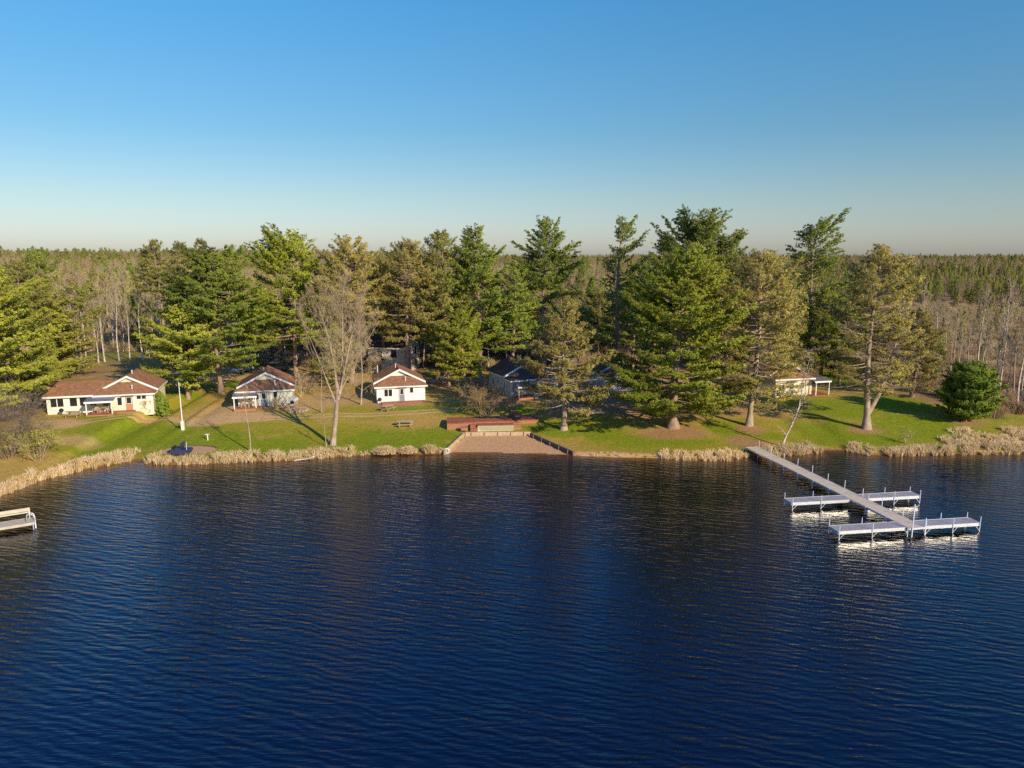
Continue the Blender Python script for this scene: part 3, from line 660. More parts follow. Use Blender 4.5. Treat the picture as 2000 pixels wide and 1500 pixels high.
g = Geo(); g.slab([(-6.5, .9, 2.6), (-6.5, 6.6, 2.6), (-6.5, 3.75, 3.9)], (.1, 0, 0)); g.build('wing_gable', M['sidm'], c1)
window(c1, -1.1, 1.0, .9, 1.25, y=.9); window(c1, -2.35, 1.0, .9, 1.25, y=.9); window(c1, -3.6, 1.0, .9, 1.25, y=.9); window(c1, -6.0, 1.0, 1.6, 1.25, y=.9, mull=1)
window(c1, .75, 1.0, .9, .9); window(c1, 2.65, 1.0, .55, 1.1)
Geo().box(2.2, 7.2, -.012, 0, 1.6, 2.4).build('frieze', M['white'], c1)
window(c1, 5.15, 1.75, 1.2, .5, y=.012, mull=1)
door(c1, 3.65, .22, .95, 2.0, M['doort'])
porch(c1, -.85, 2.45, 2.0, zt=2.35)
deck(c1, -.95, 2.6, -2.2, -.02, .24); deck(c1, 2.62, 4.9, -1.0, -.02, .24)
window(c1, 4.0, 1.1, 1.2, .9, side=(7.2, 1))

bx2, by2, bz2 = W(467, 797)
c2 = cottage(bx2, by2, bz2, R1, 7.5, 8.5, 'pale cottage with a blue-grey door beside a bare sapling and flagpole', 'sidp', pipes=((.68, .9, .55), (.45, 4.6, .3)))
window(c2, 1.3, 1.15, 1.5, .8, mull=1); window(c2, 4.85, 1.3, .5, .85); door(c2, 3.05, .2, .9, 2.0, M['doorb'])
porch(c2, -.5, 2.55, 1.7, zt=2.3); deck(c2, -.55, 2.5, -1.9, -.02, .22); deck(c2, 2.6, 4.3, -1.1, -.02, .18)
bx3, by3, bz3 = W(737, 787)
c3 = cottage(bx3, by3, bz3, 14, 7.2, 8.5, 'white cottage with a grey door between two windows, below the grey house', 'sidw', pipes=((.61, .9, .5), (.45, 4.6, .45)))
window(c3, 1.1, .95, 1.15, 1.05, mull=1); window(c3, 4.95, 1.35, .48, .8); door(c3, 3.3, .18, .8, 1.95, M['doorg'])
deck(c3, .6, 7.1, -1.5, -.02, .14)
window(c3, 2.0, 1.1, 1.1, .9, side=(7.2, 1))
bx4, by4, bz4 = W(1000, 777)
c4 = cottage(bx4, by4, bz4, 24, 8.0, 9.5, 'grey cottage with roof coloured dark for tree shade, behind the dry brown shrub', 'sidg', roofm='roofd', He=2.8, yg=3.0, hr=1.1, pipes=((.5, 5.5, .4),))  # roof is the common brown one; its darker tone paints the tree shade
for yy in (2.6, 5.2, 7.3): window(c4, yy, 1.0 if yy != 5.2 else 1.5, .5, 1.0 if yy != 5.2 else .5, side=(0, -1))
window(c4, 1.0, 1.1, 1.2, .9, mull=1); door(c4, 3.2, .2, .9, 2.0, M['doorg']); window(c4, 5.2, 1.2, .9, .9)
porch(c4, .3, 3.2, 1.8, zt=2.3); deck(c4, 0, 3.6, -2.0, -.02, .25)
bx5, by5, bz5 = W(1514, 776)
c5 = cottage(bx5, by5, bz5, 14, 6.4, 8.0, 'cream cottage half hidden behind the leaning birch, with an open side porch', 'sidc', He=3.0, t=.62, hr=1.2, yg=2.0, pipes=((.8, 3.5, .45),))
window(c5, .5, .95, 1.0, 1.0, mull=1); door(c5, 2.3, .2, .9, 2.0, M['doorg']); window(c5, 4.4, 1.3, .6, .8)
porch(c5, 6.3, 9.0, 1.4, zt=2.75, y=.4, floor=.2, posts=(6.45, 8.8)); deck(c5, 5.8, 9.0, -1.3, 2.8, .22)
g = Geo(); g.slab([(6.45, .35, 2.78), (9.1, .35, 2.78), (9.1, 4.2, 2.92), (6.45, 4.2, 2.92)], (0, 0, .06)); g.build('side_porch_roof', M['roofd'], c5)
bx6, by6, bz6 = W(1180, 765)
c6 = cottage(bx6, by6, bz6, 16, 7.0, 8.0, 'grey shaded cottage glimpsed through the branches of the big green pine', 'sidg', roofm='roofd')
window(c6, 1.0, 1.0, .9, 1.0); window(c6, 4.9, 1.0, .9, 1.0); door(c6, 2.9, .2, .9, 2.0, M['doorg'])
# two-storey house behind
hx, hy, hz = W(700, 727)
ho = empty('two_storey_house', (hx, hy, hz), R(-12), label='two-storey grey house in the shade behind the white cottage', cat='house')
Geo().box(0, 9.3, 0, 8, -.5, 4.9).build('wall', M['sidg'], ho)
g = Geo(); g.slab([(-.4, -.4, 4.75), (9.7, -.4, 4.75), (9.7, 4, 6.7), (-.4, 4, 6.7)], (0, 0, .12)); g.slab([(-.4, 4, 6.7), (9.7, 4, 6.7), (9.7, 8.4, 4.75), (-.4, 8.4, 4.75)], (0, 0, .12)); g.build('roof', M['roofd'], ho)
g = Geo(); g.slab([(9.29, 0, 4.9), (9.29, 8, 4.9), (9.29, 4, 6.65)], (-.1, 0, 0)); g.build('gable', M['sidg'], ho); g = Geo(); g.slab([(.01, 0, 4.9), (.01, 8, 4.9), (.01, 4, 6.65)], (.1, 0, 0)); g.build('gable', M['sidg'], ho)
g = Geo(); g.box(-.42, 9.72, -.46, -.4, 4.62, 4.86); g.build('fascia', M['white'], ho)
for wx in (1.2, 6.6):
    window(ho, wx, 3.0, 1.2, 1.4); window(ho, wx - .3, .6, 1.5, 1.2, mull=1)
window(ho, 4.0, 3.0, .9, 1.2)
for wy in (1.2, 5.5): window(ho, wy, 3.0, .9, 1.5, side=(9.3, 1)); window(ho, wy, .7, .9, 1.3, side=(9.3, 1))
g = Geo(); g.box(3.6, 4.6, -.05, .02, .2, 2.2); g.build('door', M['doorg'], ho)
g = Geo(); g.slab([(.4, -3.6, 2.15), (5.6, -3.6, 2.15), (5.6, -.02, 2.75), (.4, -.02, 2.75)], (0, 0, .1)); g.build('porch_roof', M['roofd'], ho)
for px_ in (.6, 5.2): Geo().box(px_, px_ + .14, -3.4, -3.26, -.2, 2.15).build('porch_post', M['white'], ho)

# ------------------------------------------------------------------ beach terrace, timber walls
dx, dy, _ = W(873, 840)
dz = 1.0
to = empty('beach_terrace', (dx, dy, dz), R(5), label='red-brown wooden terrace above the sandy beach with a cream lattice front', cat='terrace')
def plat(x0, x1, y0, y1, zt, low=-.5, nm='platform', skirt='deckv'):
    d = Geo().box(x0, x1, y0, y1, zt - .12, zt).build(nm, M['deck'], to)
    g = Geo(); g.box(x0 + .02, x1 - .02, y0 + .03, y0 + .09, low, zt - .12); g.box(x0 + .02, x0 + .08, y0 + .09, y1, low, zt - .12); g.box(x1 - .08, x1 - .02, y0 + .09, y1, low, zt - .12)
    g.build('skirt', M[skirt], d)
plat(0, 3.6, 0, 3.3, .8); plat(3.62, 8.9, .2, 3.2, .83)
plat(4.05, 8.9, -1.0, .18, .62, skirt='lattice')
g = Geo()
for i in range(30):
    xx = 4.15 + i * .155; g.bar((xx, -1.0, -.1), (xx + .45, -1.0, .46), .035, .02); g.bar((xx + .45, -1.02, -.1), (xx, -1.02, .46), .035, .02)
g.build('lattice', M['lattice'], to)
plat(9.0, 12.6, 1.6, 4.8, .62)
for i in range(3): Geo().box(3.1, 4.0, -1.1 + i * .35, -.76 + i * .35, -.2, .2 + i * .2).build('step', M['deck'], to)
for i in range(3): Geo().box(9.0, 9.9, -.6 + i * .5, -.12 + i * .5, -.4, .15 + i * .17).build('step', M['deckv'], to)
def grill_kettle(x, y, z, label, s=1.0):
    o = empty('kettle_grill', (x, y, z), 0, label=label, cat='grill', group='black kettle grills beside the cottages')
    a = np.linspace(0, pi, 9); P = [(0, 0, .75 - .28 * cos(v)) for v in a]
    Geo().tube(P[:5], [max(.02, .3 * sin(v)) for v in a[:5]], 12).build('bowl', M['black'], o)
    Geo().tube([(p[0], p[1], p[2] + .012) for p in P[4:]], [max(.02, .31 * sin(v)) for v in a[4:]], 12).build('lid', M['black'], o)
    for k in range(3): Geo().tube([(.12 * cos(k * 2.1), .12 * sin(k * 2.1), .55), (.32 * cos(k * 2.1), .32 * sin(k * 2.1), 0)], .018, 5).build('leg', M['alup'], o)
    Geo().tube([(-.06, 0, 1.05), (0, 0, 1.09), (.06, 0, 1.05)], .015, 5).build('handle', M['wood'], o)
    return o
def cart_grill(x, y, z, rz, label):
    o = empty('cart_grill', (x, y, z), rz, label=label, cat='grill')
    Geo().slab([(-.45, -.28, .75), (-.45, .28, .75), (-.45, .28, 1.0), (-.45, .12, 1.2), (-.45, -.18, 1.15), (-.45, -.28, .95)], (.9, 0, 0)).build('hood', M['black'], o)
    g = Geo(); g.box(-.4, .4, -.24, .24, .1, .72); g.box(-.85, -.47, -.24, .24, .74, .8); g.box(.47, .85, -.24, .24, .74, .8); g.build('cabinet', M['black'], o)
    Geo().bar((-.35, -.33, 1.0), (.35, -.33, 1.0), .03).build('handle', M['alup'], o)
    return o
p = place(873, 840, 5, 9.0, 2.4); cart_grill(p[0], p[1], dz + .83, .1, 'black gas grill at the back corner of the red terrace')
p = place(873, 840, 5, 3.5, -.2); 
def trug(x, y, z, label):
    o = empty('planter_box', (x, y, z), R(5), label=label, cat='planter')
    g = Geo(); g.box(-.45, .45, -.3, -.25, 0, .45); g.box(-.45, .45, .25, .3, 0, .45); g.box(-.45, -.4, -.25, .25, 0, .45); g.box(.4, .45, -.25, .25, 0, .45); g.box(-.4, .4, -.25, .25, .02, .06); g.build('box', M['deckv'], o)
    Geo().box(-.4, .4, -.25, .25, .3, .4).build('soil', M['black'], o)
trug(p[0] - 1.1, p[1] - .9, 1.0, 'red-brown planter box with dark soil by the terrace steps')
# timber retaining walls of the beach
def wall_run(label, pts, mm, posts=4, hgt_=.42, th=.2, name='timber_wall'):
    o = empty(name, (pts[0][0], pts[0][1], pts[0][2]), 0, label=label, cat='retaining wall')
    a = np.array(pts[0]); b = np.array(pts[1]); d = b - a; L = np.linalg.norm(d[:2]); u = np.array([d[0] / L, d[1] / L, 0]); n = np.array([-u[1], u[0], 0])
    for k in range(2):
        g = Geo(); z0 = -.3 + k * (hgt_ + .3) / 2; z1 = z0 + (hgt_ + .3) / 2 - .015
        A = np.array([0, 0, 0.]); B = b - a; off = n * (th / 2 + .01 * k)
        P = [A - off + (0, 0, z0), A + off + (0, 0, z0), A + off + (0, 0, z1), A - off + (0, 0, z1)]
        g.slab(P, B); g.build('beam', M[mm], o)
    for k in range(posts):
        c = (b - a) * ((k + .5) / posts) - n * (th / 2 + .09)
        Geo().box(c[0] - .07, c[0] + .07, c[1] - .07, c[1] + .07, c[2] - .5, c[2] + hgt_ - .02).build('post', M[mm], o)
def P3(px, py, z): x, y = at(px, py, z); return (x, y, z)
wall_run('tan timber wall along the back of the sandy beach', [P3(909, 851, .55), P3(1037, 850, .55)], 'timber', 5, .5)
wall_run('tan timber wall edging the beach on the lawn picnic table side', [P3(868, 887, .1), P3(907, 851, .5)], 'timber', 4, .45)
wall_run('dark timber wall edging the beach on the dock side', [P3(1036, 851, .62), P3(1120, 888, .12)], 'timberd', 5, .42)
g = Geo(); q = P3(872, 885, .05); g.tube([(.0, 0, .1)] + [(0, 0, .1)] + [(0, 0, .1)], .2, 6) if False else None
th = np.linspace(0, 2 * pi, 17); g = Geo(); g.tube([(.33 * cos(a), 0, .33 * sin(a)) for a in th], .09, 8, cap=False)
g.tube([(.22 * cos(a), 0, .22 * sin(a)) for a in th], .035, 6, cap=False)
tag(g.build('tyre_swing', M['tank'], None, (q[0], q[1], .3)), 'pale ring-shaped float lying at the beach wall end by the water', 'float ring').name = 'float_ring'

# ------------------------------------------------------------------ outdoor furniture
def picnic(x, y, z, rz, label, L=1.9, m='wood'):
    o = empty('picnic_table', (x, y, z), rz, label=label, cat='picnic table', group='wooden picnic tables on the lawn')
    g = Geo()
    for k in range(5): g.box(-L / 2, L / 2, -.37 + k * .15, -.24 + k * .15, .72, .76)
    g.build('tabletop', M[m], o)
    for s in (-1, 1):
        g = Geo()
        for k in range(2): yy = s * .72 + (k - .5) * .15; g.box(-L / 2, L / 2, yy - .065, yy + .065, .42, .46)
        g.build('bench', M[m], o)
    for s in (-1, 1):
        g = Geo(); xx = s * L * .36
        g.bar((xx, -.3, .71), (xx, -.62, 0), .06, .1); g.bar((xx, .3, .71), (xx, .62, 0), .06, .1); g.bar((xx + .05, -.8, .38), (xx + .05, .8, .38), .05, .09)
        g.build('leg_frame', M[m], o)
    return o
x, y, z = W(792, 833); picnic(x, y, z, R(6), 'lone picnic table on the green lawn between the path and the lake', 2.1)
x, y, z = W(757, 802); picnic(x, y, z, R(62), 'picnic table turned end-on in front of the white cottage')
x, y, z = W(143, 814); picnic(x, y, z, R(8), 'weathered picnic table beside the cream cottage porch, by the pines')
x, y, z = W(552, 799); picnic(x, y, z, R(65), 'small picnic table by the pale cottage fire ring', 1.5)
x, y, z = W(742, 790); grill_kettle(x, y, z, 'black kettle grill against the white cottage corner')
x, y, z = W(571, 796); grill_kettle(x, y, z, 'black kettle grill between the pale cottage and fire ring')
x, y, z = W(121, 812); grill_kettle(x, y, z, 'black kettle grill next to the weathered picnic table by the pines')
def ring(x, y, z, r, label, n=16):
    o = empty('fire_ring', (x, y, z), 0, label=label, cat='fire ring')
    g = Geo(); rs = random.Random(int(r * 10))
    for k in range(n):
        a = k * 2 * pi / n; s = rs.uniform(.14, .2)
        g.tube([(r * cos(a), r * sin(a), -.05), (r * cos(a), r * sin(a), .08), (r * cos(a) + .02, r * sin(a), .14)], [s, s, s * .6], 6)
    g.build('stones', M['stone'], o)
    g = Geo(); g.tube([(0, 0, .0), (0, 0, .03)], r - .15, 16); g.build('ash', M['sandm'], o)
    for k in range(3): Geo().tube([(-.3 * cos(k), -.3 * sin(k), .06), (.3 * cos(k), .3 * sin(k), .13 + .03 * k)], .05, 6).build('log', M['bark'], o)
x, y, z = W(583, 801); ring(x, y, z, 1.25, 'low stone fire ring on the dirt beside the pale cottage')
def chair(x, y, z, rz, label, m='wood', group='wooden armchairs on the cottage porches'):
    o = empty('porch_chair', (x, y, z), rz, label=label, cat='chair', group=group)
    Geo().box(-.27, .27, -.25, .27, .38, .43).build('seat', M[m], o)
    g = Geo()
    for k in range(4): g.slab([(-.25 + k * .13, .25, .45), (-.14 + k * .13, .25, .45), (-.14 + k * .13, .36, 1.02), (-.25 + k * .13, .36, 1.02)], (0, .03, 0))
    g.build('backrest', M[m], o)
    for s in (-1, 1):
        Geo().box(s * .3 - .04, s * .3 + .04, -.28, .3, .62, .66).build('arm', M[m], o)
        for yy in (-.24, .24): Geo().box(s * .3 - .03, s * .3 + .03, yy - .03, yy + .03, 0, .62).build('leg', M[m], o)
    return o
def small_table(x, y, z, rz, label, m='wood'):
    o = empty('porch_table', (x, y, z), rz, label=label, cat='table')
    Geo().box(-.4, .4, -.35, .35, .68, .72).build('tabletop', M[m], o)
    for a in (-1, 1):
        for b in (-1, 1): Geo().box(a * .33 - .03, a * .33 + .03, b * .28 - .03, b * .28 + .03, 0, .68).build('leg', M[m], o)
for k, (lx, ly, rr, lb) in enumerate([(.1, -1.1, 170, 'wooden armchair under the cream cottage awning, nearest the wing windows'), (1.9, -1.0, 190, 'wooden armchair under the cream cottage awning, nearest the door')]):
    p = place(191, 807, R1, lx, ly, .24); chair(p[0], p[1], p[2], R(rr + R1) + pi, lb)
p = place(191, 807, R1, 1.0, -.9, .24); small_table(p[0], p[1], p[2], R(R1), 'small wooden table between two armchairs on the cream cottage porch')
p = place(467, 797, R1, .7, -.9, .22); chair(p[0], p[1], p[2], R(R1), 'wooden armchair on the pale cottage porch behind the bare sapling')
p = place(467, 797, R1, 1.8, -.95, .22); small_table(p[0], p[1], p[2], R(R1), 'small wooden table on the pale cottage porch')
p = place(1000, 777, 24, .9, -1.1, .25); chair(p[0], p[1], p[2], R(24), 'pale armchair on the porch of the grey cottage in tree shade', 'plast')
def tank(x, y, z, rz, label, L=1.2, r=.38):
    o = empty('propane_tank', (x, y, z), rz, label=label, cat='propane tank', group='propane tanks beside cottage walls')
    Geo().tube([(-L / 2 - .2, 0, r + .25), (-L / 2 - .12, 0, r + .25), (-L / 2, 0, r + .25), (L / 2, 0, r + .25), (L / 2 + .12, 0, r + .25), (L / 2 + .2, 0, r + .25)], [.05, r * .75, r, r, r * .75, .05], 14).build('vessel', M['tank'], o)
    Geo().tube([(0, 0, 2 * r + .22), (0, 0, 2 * r + .38)], .12, 10).build('valve_dome', M['white'], o)
    for s in (-1, 1): Geo().box(s * .4 - .08, s * .4 + .08, -.25, .25, 0, .32).build('foot', M['alup'], o)
x, y, z = W(304, 793); tank(x, y, z, R(75), 'silver propane tank at the cream cottage side wall')
x, y, z = W(575, 789); tank(x, y, z, R(75), 'pale propane tank at the side wall of the pale cottage')

# flagpole, lawn post, clothes post
x, y, z = W(357.5, 840)
o = empty('flagpole', (x, y, z), 0, label='tall white flagpole with a thick square base and no flag', cat='flagpole')
top = ztop(y, 748) - z
Geo().box(-.17, .17, -.17, .17, -.3, 1.25).build('base', M['white'], o)
Geo().tube([(0, 0, 1.25), (-.05, 0, top)], [.075, .04], 8).build('pole', M['white'], o)
Geo().tube([(-.05, 0, top), (-.05, 0, top + .06), (-.05, 0, top + .12)], [.04, .08, .03], 8).build('finial', M['alup'], o)
x, y, z = W(406, 860)
o = empty('hand_pump', (x, y, z), 0, label='small white water hydrant standing on the lawn near the reeds', cat='hydrant')
Geo().tube([(0, 0, -.1), (0, 0, .75)], .06, 8).build('standpipe', M['white'], o)
Geo().bar((-.3, 0, .78), (.22, 0, .78), .12, .07).build('handle', M['white'], o)
o.name = 'water_hydrant'
x, y, z = W(292, 697)
o = empty('clothesline_post', (x, y, z), 0, label='white T-shaped clothesline post at the edge of the dark woods', cat='post')
Geo().tube([(0, 0, -.1), (0, 0, 1.9)], .06, 6).build('pole', M['white'], o); Geo().bar((-.1, 0, 1.5), (2.0, 0, 1.5), .08).build('crossbar', M['white'], o)

# fire-pit / launch sand patch by the reeds with a dark blue boat
xs_, ys_, zs_ = W(368, 880)
o = empty('sand_pit', (xs_, ys_, zs_), R(4), label='timber-edged sand patch sunk in the lawn behind the reeds', cat='sand pit')
g = Geo(); P = []
for a in np.linspace(0, 2 * pi, 25)[:-1]: P.append((3.3 * np.sign(cos(a)) * abs(cos(a)) ** .8, 1.5 * np.sign(sin(a)) * abs(sin(a)) ** .8, .035 + float(hgt(xs_ + 3.3 * cos(a), ys_ + 1.5 * sin(a)) - zs_)))
g.mesh([(0, 0, .05)] + P, [(0, 1 + i, 1 + (i + 1) % 24) for i in range(24)], True); g.build('sand', M['sandm'], o)
for i in (1, 2, 3, 4, 5, 6, 7): Geo().bar(np.array(P[i]) + (0, 0, .04), np.array(P[i + 1]) + (0, 0, .04), .14, .14).build('edging', M['timberd'], o)
bx0, by0, bz0 = W(356, 889)
o = empty('paddle_boat', (bx0, by0, bz0 + .25), R(2), label='dark blue paddle boat parked on the sand patch behind the reeds', cat='boat'); o.scale = (1.1, 1, 1.35)
g = Geo()
for s in (-1, 1):
    g.slab([(-.95, s * .45 - .22, .28), (-.75, s * .45 - .22, 0), (.8, s * .45 - .22, 0), (1.0, s * .45 - .22, .3), (.9, s * .45 - .22, .42), (-.9, s * .45 - .22, .42)], (0, .44, 0))
g.box(-.85, .85, -.23, .23, .2, .38); g.build('hull', M['blue'], o)
for s in (-1, 1):
    b_ = Geo().box(-.55, 0, s * .33 - .25, s * .33 + .25, .42, .55); b_.slab([(-.02, s * .33 - .25, .5), (.1, s * .33 - .25, .5), (.2, s * .33 - .25, 1.0), (.1, s * .33 - .25, 1.0)], (0, .5, 0)); b_.build('seat', M['blue'], o)
Geo().tube([(.75, -.6, .4), (.78, -.6, 1.1)], .03, 6).build('grab_rail', M['alup'], o)
Geo().slab([(-1.0, -.4, .42), (-.62, -.4, .42), (-.7, -.4, .66), (-.9, -.4, .66)], (0, .8, 0)).build('console', M['black'], o)

# driftwood
x, y = at(592, 899, .05)
g = Geo().tube([(-1.1, -.1, .06), (-.3, 0, .12), (.5, .08, .22), (1.3, .3, .42)], [.05, .11, .10, .05], 7); g.segs(np.array([[.4, .05, .2], [-.3, 0, .1]]), np.array([[.9, -.2, .5], [-.6, .3, .3]]), .04, .015, 4)
tag(g.build('driftwood_log', M['birch'], None, (x, y, 0)), 'pale driftwood log lying in the water at the reed edge', 'log')

# ------------------------------------------------------------------ docks
def leg_pair(o, c, u, zt, ext, brace=None):
    for s in (0, 1):
        p = c[s]
        Geo().tube([(p[0], p[1], -1.6), (p[0], p[1], zt + ext[s])], .045, 6).build('post', M['alup'], o)
        Geo().bar((p[0] - u[0] * .45, p[1] - u[1] * .45, zt - .12), (p[0], p[1], zt - .62), .05).build('brace', M['alup'], o)
def dock_section(A, B, w, zt, label, deckm, n, name='dock_section', both=True, fh=.27, pip=(.62, .55), group=None, skip=()):
    """A, B: the two ends of the lake-side edge; the section extends w behind it"""
    A = np.array(A); B = np.array(B); L = np.linalg.norm(B - A); u = (B - A) / L; a = math.atan2(u[1], u[0])
    o = empty(name, (A[0], A[1], 0), a, label=label, cat='dock', group=group)
    Geo().box(0, L, 0, w, zt - .05, zt).build('deck', M[deckm], o)
    g = Geo(); g.box(-.03, L + .03, -.05, -.002, zt - fh, zt + .02); g.box(-.03, L + .03, w + .002, w + .05, zt - fh, zt + .02); g.box(-.05, -.002, 0, w, zt - fh, zt + .015); g.box(L + .002, L + .05, 0, w, zt - fh, zt + .015)
    g.build('side_rail', M['alu'], o)
    for k in range(n):
        xx = .06 + (L - .12) * k / (n - 1)
        for s in (0, 1):
            if (k, s) in skip: continue
            yy = -.1 if s == 0 else w + .1
            Geo().tube([(xx, yy, -1.6), (xx, yy, zt + pip[s] * (1 if (k + s) % 3 else .85))], .034, 6).build('post', M['alup'], o)
            sg = 1 if k < n - 1 else -1
            Geo().bar((xx + sg * .4, yy, zt - fh + .02), (xx, yy, zt - fh - .42), .05, .04).build('brace', M['alup'], o)
    return o
ZD = .78
wa = np.array(at(1458, 874, ZD)); wb = np.array(at(1778, 1033, ZD)); ww = 1.55
# walkway: lake-side edge is its west side
L = np.linalg.norm(wb - wa); u = (wb - wa) / L
dock_section(wa, wb - u * .1, ww, ZD + .012, 'long tan walkway of the white dock running out from the reeds', 'dockd', 11, 'dock_walkway', fh=.16, pip=(.05, .8))
A1, B1 = at(1546, 982, ZD), at(1797, 968, ZD)
A2, B2 = at(1637, 1038, ZD), at(1914, 1021, ZD)
def cross(A, B):                           # where the section's front edge meets the walkway
    A = np.array(A); B = np.array(B); d = B - A; M_ = np.array([[d[0], -u[0]], [d[1], -u[1]]]); t = np.linalg.solve(M_, wa - A); return t[0]
def sect(A, B, w, la, lb):
    A = np.array(A); B = np.array(B); t = cross(A, B); L_ = np.linalg.norm(B - A); d = (B - A) / L_; n_ = np.array([-u[1], u[0]])
    tl = t - .16 / L_; k = ww / abs(np.dot(d, n_)) / L_
    dock_section(A, A + (B - A) * tl, w, ZD, la, 'dockg', 3, skip=((2, 0), (2, 1)), group='side arms of the white dock')
    if t + k + .1 / L_ < .98: dock_section(A + (B - A) * (t + k + .14 / L_), B, w, ZD, lb, 'dockg', 3, skip=((0, 1),), group='side arms of the white dock')
sect(A1, B1, 1.25, 'white-edged dock arm nearer the shore, on the beach side of the walkway', 'white-edged dock arm nearer the shore, on the open side of the walkway')
sect(A2, B2, 1.3, 'white-edged dock arm at the outer end, on the beach side of the walkway', 'white-edged dock arm at the outer end, on the open side of the walkway')
x, y = at(1781, 1043, .3)
tag(Geo().tube([(0, 0, -1.8), (0, 0, 3.0)], .05, 8).build('mooring_pole', M['alup'], None, (x, y, 0)), 'tall bare metal pole at the outer end of the walkway', 'pole')
# dock with bench at the other side
A3, B3 = at(-75, 1043, .62), at(66, 1020, .62)
A3 = np.array(A3); B3 = np.array(B3); L3 = np.linalg.norm(B3 - A3); a3 = math.atan2(*(B3 - A3)[::-1])
o = empty('swimming_dock', (A3[0], A3[1], 0), a3, label='small pale dock platform with a bench, at the reed bank below the yellow pines', cat='dock')
Geo().box(0, L3, 0, 1.5, .57, .62).build('deck', M['plast'], o)
g = Geo(); g.box(-.02, L3 + .02, -.05, -.002, .40, .635); g.box(-.02, L3 + .02, 1.502, 1.55, .40, .635); g.box(L3 + .002, L3 + .05, 0, 1.5, .40, .63); g.build('side_rail', M['plast'], o)
for xx in (.1, L3 - 2.9, L3 - .06):
    for yy in (-.09, 1.58): Geo().tube([(xx, yy, -1.6), (xx, yy, .68 if yy < 0 else .75)], .045, 6).build('post', M['alup'], o)
Geo().box(-2.0, L3 - 3.05, 1.6, 9.5, .57, .62).build('walkway', M['dockd'], o)
g = Geo()
for s in (0, 1):
    xx = L3 + .1; g.tube([(xx, .1 + s * .45, -.6), (xx, .1 + s * .45, .9), (xx - .08, .1 + s * .45, 1.25), (xx - .35, .1 + s * .45, 1.38), (xx - .6, .1 + s * .45, 1.2), (xx - .62, .1 + s * .45, .62)], .035, 6)
for zz in (-.2, .1, .4): g.tube([(L3 + .1, .1, zz), (L3 + .1, .55, zz)], .03, 6)
g.build('ladder', M['alup'], o)
p0 = A3 + (B3 - A3) / L3 * (L3 - 2.75)
o = empty('dock_bench', (p0[0], p0[1], .62), a3, label='pale two-board bench backrest fixed along the small dock edge', cat='bench')
for (z0, z1) in ((.52, .62), (.68, .98)): Geo().slab([(0, 1.38, z0), (2.5, 1.38, z0), (2.5, 1.42, z1), (0, 1.42, z1)], (0, .05, 0)).build('backrest', M['plast'], o)
for xx in (.03, 2.42): Geo().bar((xx, 1.42, 0), (xx, 1.46, .98), .07).build('support', M['white'], o)
for xx in (.03, 2.42): Geo().bar((xx, 1.42, .28), (xx, .9, .28), .05).build('arm', M['white'], o)

# ------------------------------------------------------------------ cars in the shade
def car(x, y, z, rz, label, paint, L=4.6, wagon=True):
    o = empty('parked_car', (x, y, z), rz, label=label, cat='car')
    h = L / 2; g = Geo()
    prof = [(-h, .35), (-h, .8), (-h + .9, .95), (h - .15, .98), (h, .8), (h, .35)]
    g.slab([(a, -.88, b) for a, b in prof], (0, 1.76, 0)); g.build('body', M[paint], o)
    g = Geo(); c = [(-h + 1.0, .95), (-h + 1.7, 1.5), (h - .7, 1.52), (h - .2, .98)]
    g.slab([(a, -.78, b) for a, b in c], (0, 1.56, 0)); g.build('cabin_glass', M['glass'], o)
    Geo().box(-h + 1.75, h - .75, -.74, .74, 1.51, 1.56).build('roof', M[paint], o)
    for a in (-h + .85, h - .85):
        for s in (-1, 1):
            w_ = Geo().tube([(a, s * .9 - .1, .33), (a, s * .9 + .1, .33)], .33, 14).build('wheel', M['rubber'], o); Geo().tube([(a, s * .9 - .11, .33), (a, s * .9 + .11, .33)], .18, 10).build('rim', M['alup'], w_)
    for s in (-1, 1): Geo().box(-h - .02, -h + .04, s * .62 - .15, s * .62 + .15, .62, .76).build('headlight', M['white'], o); Geo().box(h - .04, h + .02, s * .66 - .12, s * .66 + .12, .65, .8).build('tail_light', M['deck'], o)
x, y, z = W(474, 727); car(x, y, z, R(75), 'silver car parked in deep shade beside the forked pine trunk', 'carw')
x, y, z = W(541, 724); car(x, y, z, R(160), 'dark car parked in deep shade behind the pale cottage', 'card')

# ------------------------------------------------------------------ pines and other trees around the cottages
T_ = conifer
T_(-45, 838, 492, 118, 'huge yellow-green pine filling the edge of the picture beyond the cream cottage wing', 'wpy', .12, PB, 11, dens=1.0, nb=6)
T_(22, 800, 505, 88, 'tall yellow-green pine leaning its boughs over the cottage wing', 'wpy', .08, PC, 12, dens=1.1, nb=6)
T_(108, 738, 542, 62, 'olive cedar-like tree with a pointed top behind the wing roof', 'ced', .08, PC, 13, 'spruce', dens=1.3, nb=6, name='cedar_tree', cat='cedar tree')
T_(62, 752, 505, 45, 'dark-topped pine showing between the yellow pines and the pointed cedar', 'rpg', .45, PR, 14, 'red')
T_(160, 712, 545, 42, 'thin red pine with bare lower trunk at the edge of the birch woods', 'rpg', .55, PR, 15, 'red', gap=.25)
T_(431, 767, 472, 100, 'broad dark green white pine with a forked trunk beside the pale cottage', 'wpd', .20, [(0, .8), (.12, 1), (.35, .85), (.55, .7), (.75, .62), (.9, .5), (1, .25)], 21, gap=.24, fork=[(.42, -3.2, .5, .86, .6), (.45, 2.6, -.5, .9, .6)])
T_(368, 779, 590, 66, 'small yellow-green pine with a thick trunk near the flagpole', 'wpy', .18, PB, 22, dens=1.1, nb=6)
